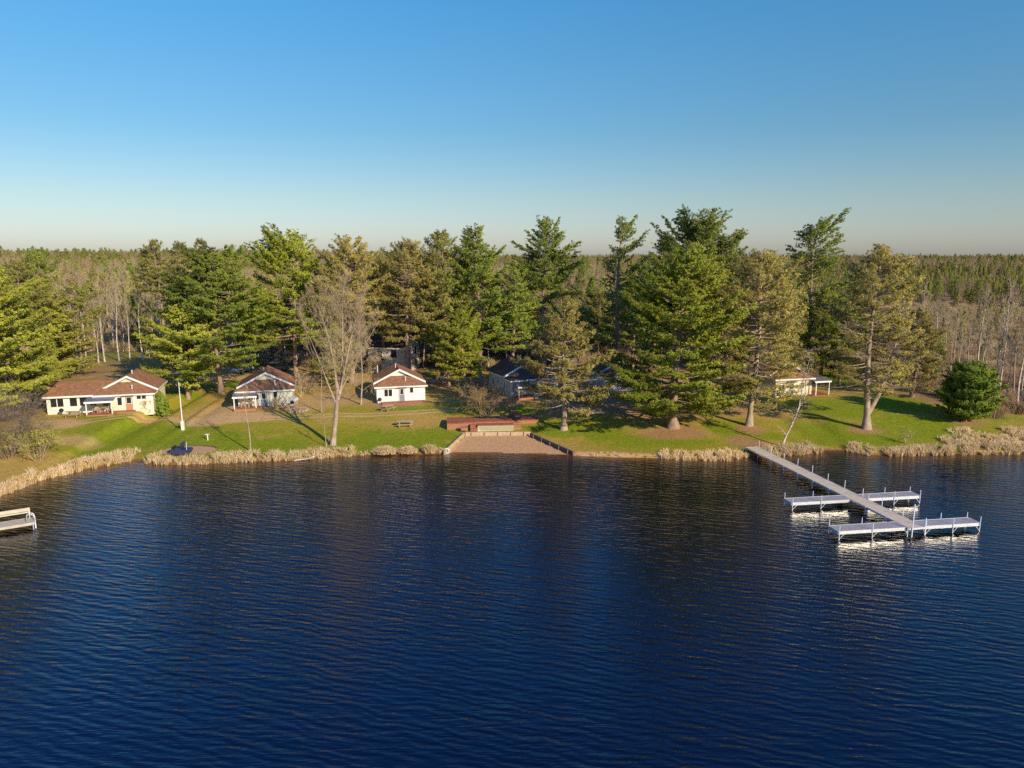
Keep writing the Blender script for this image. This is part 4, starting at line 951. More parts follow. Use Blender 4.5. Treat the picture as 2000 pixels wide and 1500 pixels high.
T_(582, 742, 434, 100, 'tall white pine with layered boughs behind the pale cottage', 'wp', .26, [(0, 1.2), (.15, 1.25), (.3, .9), (.5, .75), (.62, .8), (.8, .55), (.93, .32), (1, .15)], 23, gap=.22, asym=(.3, pi))
T_(322, 706, 466, 34, 'slender red pine with two bare leaning stems and a tufted top', 'rpg', .62, PR, 31, 'red', gap=.25, fork=[(.5, -2.5, 0, .8, .7)])
T_(372, 704, 470, 30, 'tufted pine top between two taller ones above the forked pine', 'rpg', .6, PR, 32, 'red', gap=.2)
T_(407, 700, 464, 30, 'slender dark tufted pine rising just behind the forked white pine', 'rpg', .55, PR, 33, 'red', gap=.2)
T_(86, 655, 484, 30, 'distant dark round-headed pine above the hill line', 'wpd', .3, PB, 34)
T_(690, 748, 456, 66, 'red pine with a thick bare trunk behind the big bare tree', 'rp', .5, PR, 35, 'red', gap=.1, trunk_r=.42)
T_(657, 752, 628, 38, 'small yellow-green cedar behind the big bare tree', 'ced', .06, PB, 36, 'spruce', name='cedar_tree', cat='cedar tree')
T_(800, 742, 462, 66, 'broad rusty red pine over the grey two-storey house', 'rp', .32, PR, 41, 'red', gap=.08)
T_(752, 728, 500, 50, 'rusty red pine left of the broad one, behind the bare tree', 'rp', .4, PR, 42, 'red', gap=.1)
T_(868, 740, 446, 54, 'red pine with a knobbly crown between the rusty pine and the white pine', 'rpg', .30, PR, 43, 'red', gap=.05)
T_(935, 738, 436, 74, 'dense green white pine behind the gap between the white and grey cottages', 'wpd', .22, [(0, .8), (.2, 1.0), (.4, 1.05), (.6, .75), (.8, .5), (.93, .36), (1, .2)], 44, gap=.15)
T_(905, 757, 600, 48, 'low dark green pine hanging over the drive beside the white cottage', 'wp', .15, PB, 45, dens=1.1)
T_(876, 758, 622, 40, 'young olive pine right beside the white cottage wall', 'ced', .18, PB, 46, 'white')
T_(1062, 722, 419, 70, 'tall white pine with a pointed bushy head above the grey cottage in tree shade', 'wpd', .30, [(0, .7), (.15, 1.0), (.3, .8), (.45, .95), (.65, .75), (.82, .6), (.93, .38), (1, .15)], 47, gap=.18)
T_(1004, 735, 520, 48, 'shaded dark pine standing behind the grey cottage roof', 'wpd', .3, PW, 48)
T_(1099, 840, 584, 90, 'olive red pine with tangled bare boughs and pale trunk beside the terrace', 'rp', .22, [(0, 1.0), (.2, 1.05), (.4, .95), (.6, .75), (.8, .55), (.93, .35), (1, .12)], 51, 'red', bare=.35, gap=.05, dens=1.1, trunk_r=.36, bark='barkg')
T_(1203, 742, 418, 46, 'thin airy white pine leaning its plumes to one side', 'wpd', .22, [(0, 1.0), (.2, 1.0), (.45, .85), (.7, .75), (.9, .7), (1, .3)], 52, gap=.35, asym=(.35, 0), lean=.01, up=.2, nb=4)
T_(1352, 765, 400, 80, 'tall flat-topped white pine towering behind the giant front pine', 'wpd', .35, [(0, .8), (.3, .8), (.5, .85), (.7, 1.05), (.85, .95), (.95, .7), (1, .45)], 53, gap=.2, fork=[(.45, 4.2, .5, .93, .5), (.5, -3.6, 0, .9, .5)], up=.12)
T_(1318, 836, 472, 118, 'giant green white pine with a flared trunk and boughs reaching to the lawn', 'wp', .09, [(0, .7), (.08, 1.0), (.22, 1.05), (.4, .8), (.55, .88), (.75, .7), (.9, .5), (1, .3)], 54, dens=1.1, nb=6, trunk_r=.58, gap=.12)
T_(1467, 831, 484, 88, 'rusty red pine with straight pale trunk between the giant pine and the birch', 'rp', .20, [(0, .7), (.12, 1.0), (.4, .95), (.6, .8), (.8, .6), (.92, .35), (1, .15)], 55, 'red', bare=.25, gap=.05, trunk_r=.36, bark='barkg')
T_(1410, 770, 545, 46, 'shaded olive pine behind the gap of the two big front pines', 'rpg', .2, PR, 56, 'red')
T_(1572, 745, 405, 60, 'wind-combed white pine with plumes streaming to one side of its top', 'wpd', .42, [(0, .9), (.15, .7), (.3, .55), (.5, .95), (.7, 1.0), (.85, .85), (1, .35)], 57, gap=.42, asym=(.6, 0), up=.12, nb=4)
T_(1600, 752, 560, 54, 'low bright green pine behind the cottage side porch', 'wp', .12, PW, 58)
T_(1688, 836, 476, 80, 'rust-tinted red pine with a trunk forking low beside the green lawn', 'rp', .24, [(0, .9), (.15, 1.0), (.3, .85), (.5, .85), (.7, .75), (.88, .5), (.96, .3), (1, .15)], 59, 'red', bare=.35, gap=.06, trunk_r=.42, bark='barkg', fork=[(.085, 2.6, .4, .62, .6)])
T_(1640, 757, 600, 48, 'dark pine in shade behind the low-forking red pine', 'wpd', .2, PW, 60)
T_(1783, 775, 600, 46, 'olive pine drooping towards the round evergreen', 'rp', .12, PR, 61, 'red', dens=1.1)
T_(1815, 760, 640, 24, 'small dark green pine beside the drooping olive one', 'wpd', .2, PW, 62)
T_(1884, 822, 704, 45, 'round dense evergreen standing alone on the lawn', 'spr', .05, [(0, .8), (.1, 1.0), (.3, 1.1), (.5, 1.1), (.7, .95), (.88, .62), (1, .2)], 63, 'spruce', dens=1.5, nb=9, step=.34, up=.2, name='evergreen_tree', cat='evergreen')
T_(316, 813, 762, 14, 'little green spruce sapling at the cream cottage corner', 'spr', .03, PC, 64, 'spruce', dens=1.5, nb=6, step=.25, name='spruce_sapling', cat='spruce', trunk_r=.05)
# shaded pines behind the cottages close the view between the trunks
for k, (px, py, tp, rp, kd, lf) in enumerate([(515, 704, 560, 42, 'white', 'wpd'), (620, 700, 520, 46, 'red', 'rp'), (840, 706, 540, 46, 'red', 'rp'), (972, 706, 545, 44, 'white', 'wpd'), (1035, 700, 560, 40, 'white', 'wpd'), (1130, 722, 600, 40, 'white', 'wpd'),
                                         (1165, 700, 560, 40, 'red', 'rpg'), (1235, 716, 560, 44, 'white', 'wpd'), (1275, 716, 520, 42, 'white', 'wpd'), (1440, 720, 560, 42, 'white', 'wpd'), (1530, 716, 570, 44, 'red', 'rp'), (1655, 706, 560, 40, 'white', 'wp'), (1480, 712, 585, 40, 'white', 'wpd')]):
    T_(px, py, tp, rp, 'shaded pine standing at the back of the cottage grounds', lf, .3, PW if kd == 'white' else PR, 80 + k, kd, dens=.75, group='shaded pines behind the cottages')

forked_bare(650, 869, 540, 86, 'big bare tree with a wide crown of fine tan twigs at the water edge', 5, [(-.42, .05, .75, .72, .72), (-.16, -.12, 1.0, .94, .70), (.10, .08, 1.0, 1.0, .70), (.32, -.06, .9, .90, .70), (.55, .05, .8, .66, .66)], lean=.045, tr=.33, trunk=.10, c=(8, 7, 7, 5), ang=.5, lratio=.5, twig=.0055, upb=.55)
bare_tree(706, 790, 630, 46, 'low bare tree of drooping tangled branches beside the white cottage', 6, trunk=.12, c=(10, 8, 7, 5), ang=.6, drop=1.2, upb=.1, tr=.12, twig=.009)
bare_tree(630, 806, 705, 30, 'thin bare multi-stemmed tree left of the big bare trunk', 61, trunk=.1, c=(5, 4, 4, 3), ang=.45, tr=.07, upb=.7, twig=.006)
bare_tree(487, 882, 762, 34, 'bare sapling among the reeds in front of the pale cottage', 7, trunk=.3, c=(7, 6, 4), ang=.45, tr=.09, upb=.5, twig=.009)
bare_tree(636, 872, 800, 22, 'thin bare sucker shoots at the foot of the big bare tree', 8, trunk=.05, c=(5, 4, 3), ang=.35, tr=.05, upb=.8)
bare_tree(1850, 800, 640, 30, 'bare crooked tree behind the round evergreen', 71, trunk=.25, c=(6, 5, 4, 3), tr=.13, ang=.45)
# leaning birch with two leaders
x, y, z = W(1526, 872)
o = empty('birch_tree', (x, y, z), 0, label='slim white birch leaning over the reeds and forking high up', cat='birch tree')
m_ = mpp(x, y); g = Geo(); tw = Geo()
def pxl(a, b, dy=0): return ((a - 1526) * m_, dy, (872 - b) * m_ * 1.02)
stem = [pxl(1526, 876), pxl(1534, 850), pxl(1543, 830), pxl(1550, 810), pxl(1555, 795)]
g.tube(stem, [.17, .13, .11, .10, .09], 8); g.tube([stem[-1], pxl(1565, 775), pxl(1567, 745, .4), pxl(1573, 722, .6), pxl(1577, 700, .8)], [.08, .06, .05, .03, .012], 6)
g.tube([stem[-1], pxl(1555, 770, -.3), pxl(1556, 745, -.4), pxl(1562, 722, -.4), pxl(1566, 695, -.5)], [.07, .06, .045, .03, .012], 6); g.tube([stem[1], pxl(1524, 838, -.2), pxl(1511, 827, -.4)], [.05, .03, .01], 5)
rs = np.random.RandomState(5); A = []; B = []
src = [(pxl(1567, 745, .4), pxl(1577, 700, .8)), (pxl(1556, 745, -.4), pxl(1566, 695, -.5)), (stem[2], stem[4]), (stem[-1], pxl(1567, 745, .4)), (stem[-1], pxl(1556, 745, -.4))]
for k in range(90):
    a, b = src[k % 5]; q = np.array(a) + (np.array(b) - np.array(a)) * rs.rand(); d = norm(rs.normal(0, 1, 3) * (1, 1, .5) + (0, 0, .5)); l = rs.uniform(.6, 1.8) if k % 5 != 2 else rs.uniform(.4, 1.0)
    e = q + d * l; A.append(q); B.append(e)
    for j in range(6): f = q + (e - q) * rs.rand(); A.append(f); B.append(f + norm(d + rs.normal(0, .6, 3)) * rs.uniform(.3, .8))
tw.segs(np.array(A), np.array(B), .018, .008, 3); g.build('trunk', M['birch'], o); tw.build('crown', M['twigt'], o)

def shrub(px, py, top, rpx, label, seed, m1='twig', leaf=None, stems=14, lean=0, name='shrub', c=(6, 5, 4)):
    x, y, z = W(px, py); H = ztop(y, top) - z; Rr = rpx * mpp(x, y)
    o = empty(name, (x, y, z), 0, label=label, cat='shrub'); rs = np.random.RandomState(seed)
    n = stems; a = rs.uniform(0, 6.28, n); e = rs.uniform(.0, 1, n) ** .7
    S = np.stack([.15 * Rr * np.cos(a), .15 * Rr * np.sin(a), 0 * a], 1); D = norm(np.stack([e * Rr * np.cos(a), e * Rr * np.sin(a), H * (1.05 - .35 * e)], 1)); L = np.sqrt((e * Rr) ** 2 + (H * (1 - .25 * e)) ** 2) * .95
    g = Geo(); tip = []; r = np.full(n, .03)
    for lev, cc in enumerate(c + (0,)):
        mid = S + D * (L * .5)[:, None] + rs.normal(0, .04, S.shape); E = mid + norm(D + rs.normal(0, .15, D.shape)) * (L * .5)[:, None]
        g.segs(S, mid, r, r * .8, 3); g.segs(mid, E, r * .8, r * .55, 3); tip.append(E)
        if not cc: break
        f = rs.uniform(.3, 1, (len(S), cc))[..., None]; S2 = S[:, None] + (E - S)[:, None] * f
        D = norm(D[:, None] + rs.normal(0, .5, S2.shape)).reshape(-1, 3); L = (L[:, None] * .42 * rs.uniform(.6, 1.2, (len(S), cc))).ravel(); r = np.maximum(np.repeat(r, cc) * .55, .008); S = S2.reshape(-1, 3)
    g.build('stems', M[m1], o)
    if leaf:
        C = tip[-1]; C = C[rs.rand(len(C)) < .9]; gl = Geo(); blades(gl, C, norm(rs.normal(0, 1, C.shape)), .14, .035, 2, .6, rs); gl.build('leaves', M[leaf], o)
    return o
shrub(950, 816, 757, 42, 'round dry brown shrub behind the red terrace', 3, 'twig', 'leafo', 22, c=(6, 6, 5))
shrub(15, 895, 775, 62, 'tangled grey bare thicket at the edge of the reeds under the yellow pine', 4, 'twigd', None, 26, c=(6, 6, 5))
shrub(75, 900, 838, 40, 'low twiggy bush with fresh yellow-green buds beside the grey thicket', 41, 'twigt', 'wpy', 16)
shrub(292, 812, 782, 13, 'small grey leafless bush at the cream cottage corner', 42, 'twig', None, 10)
shrub(541, 799, 778, 14, 'bare bush against the pale cottage wall by the fire ring', 43, 'twig', None, 12)
shrub(1800, 755, 715, 26, 'bare brush pile in shade behind the drooping olive pine', 44, 'twigr', None, 12)
shrub(905, 775, 750, 16, 'dark little evergreen bush by the drive beside the dry shrub', 45, 'twig', 'wpd', 14)
shrub(1770, 866, 838, 12, 'thin pale green shrub at the lawn edge above the reeds', 46, 'twigt', 'spy', 8, c=(4, 3))
shrub(590, 775, 735, 30, 'tangled brush beyond the pale cottage, below the pines', 47, 'twig', None, 16)

# ------------------------------------------------------------------ sedge and reeds along the water
def sedge(g, X, Y, Z, h, k, rs, spread=.18, arch=.35, lw=.019):
    n = len(X); C = np.repeat(np.stack([X, Y, Z], 1), k, 0); N_ = n * k
    a = rs.uniform(0, 6.28, N_); rr = spread * np.sqrt(rs.rand(N_)); hh = np.repeat(h, k) * rs.uniform(.55, 1.15, N_)
    B = C + np.stack([rr * np.cos(a), rr * np.sin(a), np.zeros(N_)], 1); o_ = np.stack([np.cos(a), np.sin(a), 0 * a], 1) * (hh * rs.uniform(.1, 1, N_) * arch * 1.6)[:, None]
    Mi = B + o_ * .3 + np.stack([0 * hh, 0 * hh, hh * .6], 1); E = B + o_ + np.stack([0 * hh, 0 * hh, hh * rs.uniform(.6, 1, N_)], 1)
    s = norm(np.cross(E - B, rs.normal(0, 1, (N_, 3)))) * lw
    g.quads(np.stack([B - s, B + s, Mi + s, Mi - s], 1)); g.quads(np.stack([Mi - s, Mi + s, E + s * .3, E - s * .3], 1))
def reed_bed(pxa, pxb, w0, w1, label, seed, h=.8, dens=7.0, py=890):
    xa = np.interp(pxa, [p[0] for p in SHORE_PX], SHX[5:5 + len(SHORE_PX)]) if pxa >= 0 else at(pxa, 1000, 0)[0]; xb = np.interp(pxb, [p[0] for p in SHORE_PX], SHX[5:5 + len(SHORE_PX)])
    rs = np.random.RandomState(seed); seg = np.linspace(xa, xb, 200); Ls = np.hypot(np.diff(seg), np.diff(ys(seg))); cum = np.concatenate([[0], np.cumsum(Ls)])
    n = int(cum[-1] * (w1 - w0) * dens); t = rs.rand(n) * cum[-1]; X = np.interp(t, cum, seg); Y0 = ys(X); gx = (ys(X + .5) - ys(X - .5)); nl = np.sqrt(1 + gx * gx)
    wv = w0 + (w1 - w0) * rs.rand(n) * (.6 + .5 * (fbm(X, X * 0, .35, seed) > -.2)); X2 = X - gx / nl * wv; Y2 = Y0 + wv / nl
    ok = fbm(X2, Y2, 1.3, seed + 1) > -.75; X2, Y2 = X2[ok], Y2[ok]
    Z = np.maximum(hgt(X2, Y2), -.05) - .05; hh = 1.12 * h * (.86 + .14 * fbm(X2, Y2, .8, seed + 2).clip(-1, 1)); 
    g = Geo(); sedge(g, X2, Y2, Z, hh, 24, rs)
    o = g.build('dry_reeds', M['straw']); tag(o, label, None, None, 'stuff')
    m = rs.rand(len(X2)) < .12; g = Geo(); sedge(g, X2[m], Y2[m] - .1, Z[m], hh[m] * .5, 12, rs); g2 = g.build('green_reed_shoots', M['strawg']); tag(g2, 'fresh green shoots among the dry reeds', None, None, 'stuff')
reed_bed(-120, 263, -.35, 2.2, 'dry straw-coloured reeds along the bank below the cream cottage', 1, .85)
reed_bed(284, 692, -.3, 1.5, 'dry straw-coloured reeds along the bank before the pale cottage', 2, .85)
reed_bed(1285, 1456, -.5, 1.3, 'dry reeds on the bank beside the inner end of the dock', 3, .8)
reed_bed(1482, 1606, -.4, 1.7, 'dry reeds under the leaning birch', 4, .85)
reed_bed(1655, 2200, -.5, 1.9, 'dry reeds along the bank below the round evergreen', 5, .85)
reed_bed(1885, 2300, 1.9, 8.5, 'matted dry marsh grass spreading beyond the lawn', 6, .7, dens=4.5)
reed_bed(690, 722, -.1, .5, 'low dry grass at the lawn foot', 7, .4)
reed_bed(1120, 1285, .1, .6, 'thin dry grass along the lawn edge above the narrow beach', 8, .3, dens=4)
def tussock(px, rm, h, label, seed):
    X0 = np.interp(px, [p[0] for p in SHORE_PX], SHX[5:5 + len(SHORE_PX)]); Y0 = float(ys(X0)) + .25; rs = np.random.RandomState(seed)
    n = int(90 * rm * rm + 20); a = rs.uniform(0, 6.28, n); r = rm * np.sqrt(rs.rand(n)); X = r * np.cos(a); Y = r * np.sin(a) * .6
    g = Geo(); sedge(g, X, Y, .15 + .25 * (1 - (r / rm) ** 2), h * (1 - .4 * (r / rm)), 16, rs, arch=.5)
    tag(g.build('grass_tussock', M['straw'], None, (X0, Y0, 0)), label, 'grass tussock', 'straw tussocks at the lawn foot')
tussock(750, 1.5, .75, 'widest dome-shaped straw tussock, nearest the picnic table lawn', 1)
tussock(796, 1.1, .75, 'dome-shaped straw tussock between the widest and the tallest ones', 2)
tussock(838, .75, 1.0, 'tallest upright straw tussock near the float ring', 3)
tussock(857, .45, .6, 'smallest straw tussock right at the beach timber wall', 4)

# ------------------------------------------------------------------ woods behind
def build2(name, parts, link=False):
    g = Geo(); cnt = []
    for q, m in parts:
        off = g.n
        for v in q.v: g.v.append(v)
        for f, s in q.f: g.f.append((f + off, s))
        g.n += q.n; cnt.append(sum(len(f) for f, _ in q.f))
    o = g.build(name, parts[0][1], link=link)
    for _, m in parts[1:]: o.data.materials.append(m)
    o.data.polygons.foreach_set('material_index', np.repeat(np.arange(len(parts)), cnt).astype(np.int32))
    return o
def con(kind, H, Rm, seed, leaf, cb, prof, dens, step, nb=5, bark='bark', gap=.05):
    a, b, _ = conifer(0, 0, 0, 0, '', leaf, cb, prof, seed, kind, pos=(0, 0, 0), H=H, Rm=Rm, link=False, dens=dens, step=step, nb=nb, gap=gap)
    return [(a, M[bark]), (b, M[leaf])]
def bar(H, Rr, seed, bark, tm, **k):
    a, b, tips = bare_geo(H, Rr, seed, **k); return [(a, M[bark]), (b, M[tm])]
def bud(H, Rr, seed, bark='barkg', leaf='spy', **k):
    a, b, tips = bare_geo(H, Rr, seed, **k); rs = np.random.RandomState(seed); gl = Geo()
    C = tips[rs.rand(len(tips)) < .8]; blades(gl, C, norm(rs.normal(0, 1, C.shape) + (0, 0, .5)), .30, .05, 2, .7, rs); a.segs(np.zeros((0, 3)), np.zeros((0, 3)), 0, 0)
    for v, (f, s) in zip(b.v, b.f): a.f.append((f - f.min() + a.n, s)); a.v.append(v); a.n += len(v)
    return [(a, M[bark]), (gl, M[leaf])]
KIND = {
 'aspen': [bar(14, 2.3, 101, 'birch', 'twigt', trunk=.38, c=(8, 6, 5, 3), ang=.45, upb=.8, tr=.13, twig=.014), bar(13, 2.0, 102, 'birch', 'twigt', trunk=.45, c=(7, 6, 5, 3), ang=.4, upb=.9, tr=.11, twig=.014, lean=.06),
           bar(15, 2.6, 103, 'barkg', 'twig', trunk=.4, c=(8, 6, 5, 3), ang=.45, upb=.7, tr=.14, twig=.014), bar(12, 1.8, 104, 'birch', 'twig', trunk=.5, c=(7, 6, 4, 3), ang=.4, upb=.9, tr=.1, twig=.014, lean=-.07)],
 'maple': [bar(14, 3.4, 111, 'barkg', 'twigr', trunk=.3, c=(9, 6, 5, 4), ang=.5, upb=.7, tr=.16, twig=.017), bar(13, 3.0, 112, 'barkg', 'twig', trunk=.3, c=(9, 6, 5, 4), ang=.5, upb=.7, tr=.15, twig=.017)],
 'bud': [bud(13, 2.3, 121, trunk=.3, c=(9, 6, 5, 4), ang=.4, upb=.9, tr=.1), bud(12, 2.0, 122, trunk=.3, c=(9, 6, 5, 4), ang=.4, upb=.9, tr=.1)],
 'tamarack': [con('spruce', 13, 2.1, 131, 'spy', .2, PC, .8, .7), con('spruce', 12, 1.8, 132, 'ced', .15, PC, .8, .7)],
 'spruce': [con('spruce', 14, 2.4, 141, 'spr', .12, PC, 1.0, .6, 6), con('white', 16, 3.3, 142, 'wpd', .2, PW, .6, .9), con('red', 15, 3.0, 143, 'rpg', .35, PR, .7, .8)],
}
rs = np.random.RandomState(77)
NEAR = {'aspen': ('bare_aspen', 'aspen', 'bare pale-stemmed aspen standing in the near edge of the woods', 'bare aspens at the edge of the woods'),
        'maple': ('bare_maple', 'maple', 'bare spreading tree with reddish twigs in the near edge of the woods', 'reddish bare trees at the edge of the woods'),
        'bud': ('budding_tree', 'tree', 'slim tree with sparse yellow-green buds in the near edge of the woods', 'budding trees at the edge of the woods'),
        'tamarack': ('tamarack_tree', 'tamarack', 'narrow yellow-green conifer in the near edge of the woods', 'yellow-green conifers at the edge of the woods'),
        'spruce': ('forest_pine', 'pine tree', 'mid-sized dark green pine in the near edge of the woods', 'dark pines at the edge of the woods')}
proto = {}
def near_tree(k, v, x, y, s, lab=None, grp=None):
    nm, cat, label, group = NEAR[k]; z = float(hgt(x, y)) - .05; rz = rs.uniform(0, 6.28)
    if (k, v) not in proto:
        o = empty(nm, (x, y, z), rz, label=lab or label, cat=cat, group=grp or group); (a, ma), (b, mb) = KIND[k][v]
        a.build('trunk', ma, o); b.build('crown', mb, o); o.scale = (s,) * 3; proto[(k, v)] = o
    else: copy_tree(proto[(k, v)], (x, y, z), rz, s, label=lab or label, cat=cat, group=grp or group)
pts = []
def free(x, y, dmin): return all((x - a) ** 2 + (y - b) ** 2 > dmin * dmin for a, b in pts)
def edge_y(x): return 138 + 22 * math.exp(-((x + 88) / 20) ** 2) + (6 if x > 0 else 0)
tries = 0
while len(pts) < 250 and tries < 20000:
    tries += 1
    y = rs.uniform(132, 182); x = rs.uniform(-.78, .78) * y
    if y < edge_y(x) or (x > 58 and y > 100 and x + (y - 140) * -.12 > 66) or not free(x, y, 3.6): continue
    px = proj(x, y, 2)[0]
    if px < -60 or px > 2060: continue
    r = rs.rand()
    if px < 560: k = 'aspen' if r < .66 else ('bud' if r < .84 else ('maple' if r < .93 else 'spruce'))
    elif px < 1250: k = 'aspen' if r < .25 else ('maple' if r < .62 else ('bud' if r < .72 else 'spruce'))
    else: k = 'aspen' if r < .35 else ('maple' if r < .62 else ('bud' if r < .74 else 'spruce'))
    pts.append((x, y)); near_tree(k, rs.randint(len(KIND[k])), x, y, rs.uniform(.8, 1.15) * (1.08 if k == 'spruce' else 1))
# slim pale trees at the marsh side
for (px, py, tp, v) in [(1795, 700, 560, 0), (1822, 716, 575, 1), (1858, 735, 590, 2), (1905, 765, 560, 0), (1941, 772, 545, 3), (1957, 765, 570, 1), (1991, 790, 560, 0), (1975, 778, 600, 2), (1926, 770, 640, 3), (1765, 690, 600, 3), (1840, 705, 600, 1), (2015, 800, 560, 1), (1885, 745, 600, 2),
                        (1945, 790, 660, 0), (1968, 795, 650, 1), (1998, 800, 640, 3), (2030, 790, 600, 2), (1915, 758, 620, 1), (1780, 712, 640, 2), (2040, 810, 560, 0), (1870, 728, 630, 0), (1830, 690, 590, 3)]:
    x, y, z = W(px, py); near_tree('aspen', v, x, y, (ztop(y, tp) - z) / (14, 13, 15, 12)[v], 'slim pale bare tree at the edge of the brown marsh', 'slim bare trees beside the marsh')
for k_ in range(26):
    y = rs.uniform(118, 235); x = rs.uniform(.60, .78) * y
    if x + (y - 140) * -.12 > 68: near_tree('bud', k_ % 2, x, y, rs.uniform(.45, .8), 'low budding tree scattered over the brown marsh', 'budding trees scattered over the marsh')
for (px, py, tp) in [(150, 716, 600), (172, 712, 570), (190, 708, 590), (205, 706, 575), (236, 705, 560), (255, 703, 580), (280, 702, 560), (305, 700, 590)]:
    x, y, z = W(px, py); near_tree('aspen', rs.randint(2), x, y, (ztop(y, tp) - z) / 13.5, 'pale bare trunk lit at the front of the dark birch woods', 'pale trunks at the back of the shaded lawn')

def scatter(name, protos, P, idx, rot, scl, label):
    pc = bpy.data.collections.new(name + '_kinds')
    for i, parts in enumerate(protos):
        o = build2('%s_kind_%02d' % (name, i), parts); pc.objects.link(o)
    me = bpy.data.meshes.new(name); me.vertices.add(len(P)); me.vertices.foreach_set('co', np.asarray(P, np.float32).ravel())
    for nm, tp, v in (('kind_index', 'INT', idx.astype(np.int32)), ('turn', 'FLOAT', rot.astype(np.float32)), ('size', 'FLOAT', scl.astype(np.float32))):
        a = me.attributes.new(nm, tp, 'POINT'); a.data.foreach_set('value', v)
    o = bpy.data.objects.new(name, me); COL.objects.link(o)
    ng = bpy.data.node_groups.new(name, 'GeometryNodeTree'); ng.interface.new_socket('Geometry', in_out='INPUT', socket_type='NodeSocketGeometry'); ng.interface.new_socket('Geometry', in_out='OUTPUT', socket_type='NodeSocketGeometry')
    N = ng.nodes; L = ng.links; gi = N.new('NodeGroupInput'); go = N.new('NodeGroupOutput'); ip = N.new('GeometryNodeInstanceOnPoints'); ci = N.new('GeometryNodeCollectionInfo')
    ci.inputs['Collection'].default_value = pc; ci.inputs['Separate Children'].default_value = True; ci.inputs['Reset Children'].default_value = True
    def na(nm, tp): a = N.new('GeometryNodeInputNamedAttribute'); a.data_type = tp; a.inputs['Name'].default_value = nm; return a.outputs['Attribute']
    cx = N.new('ShaderNodeCombineXYZ'); L.new(na('turn', 'FLOAT'), cx.inputs[2])
    L.new(gi.outputs[0], ip.inputs['Points']); L.new(ci.outputs[0], ip.inputs['Instance']); ip.inputs['Pick Instance'].default_value = True
    L.new(na('kind_index', 'INT'), ip.inputs['Instance Index']); L.new(cx.outputs[0], ip.inputs['Rotation']); L.new(na('size', 'FLOAT'), ip.inputs['Scale']); L.new(ip.outputs[0], go.inputs[0])
    md = o.modifiers.new('scatter', 'NODES'); md.node_group = ng
    tag(o, label, None, None, 'stuff'); return o
# order of kinds: aspen x4, maple x2, bud x2, tamarack x2, spruce x3
ALL = KIND['aspen'] + KIND['maple'] + KIND['bud'] + KIND['tamarack'] + KIND['spruce']
OFF = {'aspen': (0, 4), 'maple': (4, 2), 'bud': (6, 2), 'tamarack': (8, 2), 'spruce': (10, 3)}
P, I, Sc = [], [], []
def fill(y0, y1, n, mixf):
    yv = np.sqrt(rs.uniform(y0 * y0, y1 * y1, n)); xv = rs.uniform(-.80, .80, n) * (yv + 6)
    cl = 1.6 * fbm(xv, yv, .02, 4) + .8 * fbm(xv, yv, .006, 9)
    for x, y, c in zip(xv, yv, cl):
        if x > 52 and y < 300 + 25 * sin(x * .05) and x + (y - 140) * -.12 > 62: continue
        c = max(-1.8, min(1.8, c)); mx = {k: max(w, 0) for k, w in mixf(x, y, c).items()}; tot = sum(mx.values()); r = rs.rand() * tot; acc = 0
        for k, w in mx.items():
            acc += w
            if r < acc: break
        P.append((x, y)); I.append(OFF[k][0] + rs.randint(OFF[k][1])); Sc.append(rs.uniform(.6, 1.22) * (1.22 if (k == 'spruce' and y > 480 and rs.rand() < .15) else 1) * (.68 if (x > 60 and y < 520) else 1))
def mix1(x, y, c):
    if x < 0: return {'aspen': .50 - .15 * c, 'bud': .40 + .12 * c, 'maple': .05, 'spruce': .05}
    return {'aspen': .30, 'maple': .35, 'bud': .18, 'spruce': .17}
def mix2(x, y, c):
    if x > 60: return {'tamarack': .42 + .15 * c, 'spruce': .16 - .08 * c, 'bud': .27, 'maple': .15}
    if x < 0: return {'bud': .56 + .15 * c, 'tamarack': .12, 'aspen': .30 - .1 * c, 'maple': .12, 'spruce': .06}
    return {'maple': .38, 'bud': .2, 'aspen': .12, 'spruce': .20, 'tamarack': .10}
def mix3(x, y, c): return {'maple': .42 + .25 * c, 'spruce': .16 - .16 * c, 'tamarack': .14 - .1 * c, 'bud': .09, 'aspen': .08}
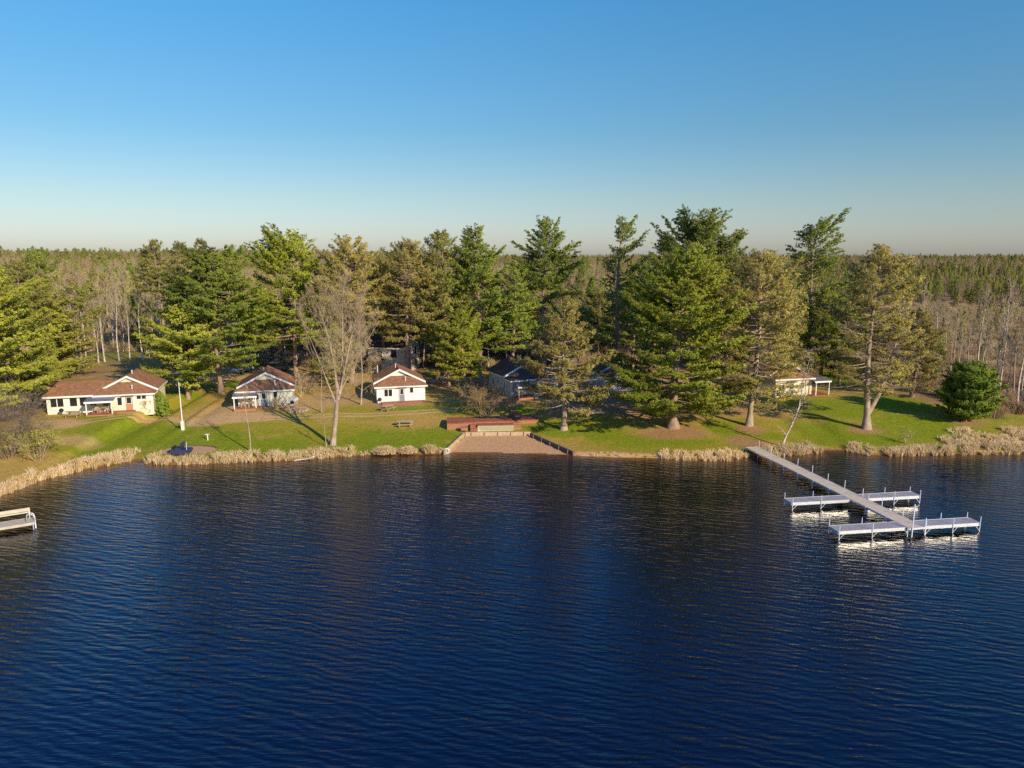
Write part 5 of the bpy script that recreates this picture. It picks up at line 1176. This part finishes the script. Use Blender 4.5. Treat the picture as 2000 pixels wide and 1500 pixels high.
fill(182, 300, 2300, mix1); fill(300, 620, 7500, mix2); fill(620, 1100, 6500, mix3); fill(1100, 2600, 12000, mix3)
P = np.array(P); PZ = hgt(P[:, 0], P[:, 1]) - .1
scatter('far_forest', ALL, np.column_stack([P, PZ]), np.array(I), rs.uniform(0, 6.28, len(P)), np.array(Sc), 'far-off mixed spring woods reaching to the horizon, tan, reddish and green')
# brush of the marsh and under the woods
def brush(seed, m1, H=1.3):
    r = np.random.RandomState(seed); n = 120; a = r.uniform(0, 6.28, n); S = np.stack([.9 * r.normal(0, .5, n), .9 * r.normal(0, .5, n), 0 * a], 1); D = norm(np.stack([.4 * np.cos(a), .4 * np.sin(a), 1 + 0 * a], 1)); l = H * r.uniform(.5, 1.1, n)[:, None]
    g = Geo(); E = S + D * l; g.segs(S, E, .02, .008, 3)
    for j in range(4): f = r.uniform(.3, 1, (n, 1)); q = S + (E - S) * f; g.segs(q, q + norm(D + r.normal(0, .5, D.shape)) * l * .35, .012, .006, 3)
    return [(g, M[m1])]
n = 16000; yv = rs.uniform(128, 340, n); xv = rs.uniform(-.8, .8, n) * yv
mk = ((xv > 60) & (xv + (yv - 140) * -.12 > 66)) | ((yv > 140 + 22 * np.exp(-((xv + 88) / 20) ** 2)) & (yv < 200)); xv, yv = xv[mk], yv[mk]
idx = np.where(xv > 60, rs.choice([0, 1, 2, 3], len(xv), p=[.4, .15, .35, .1]), rs.choice([0, 1, 2, 3], len(xv), p=[.25, .3, .3, .15]))
xe = rs.uniform(66, 110, 500); ye = ys(xe) + rs.uniform(13, 60, 500); xv = np.concatenate([xv, xe]); yv = np.concatenate([yv, ye]); idx = np.concatenate([idx, rs.choice([0, 2], 500)])
scatter('marsh_brush', [brush(1, 'twigr'), brush(2, 'twig', 1.8), brush(3, 'twigt', 1.1), brush(4, 'straw', .8)], np.column_stack([xv, yv, hgt(xv, yv)]), idx, rs.uniform(0, 6.28, len(xv)), rs.uniform(.6, 1.4, len(xv)), 'reddish and tan brush covering the marsh and the floor of the woods')
print('placed', len(pts), 'near', len(P), 'far')
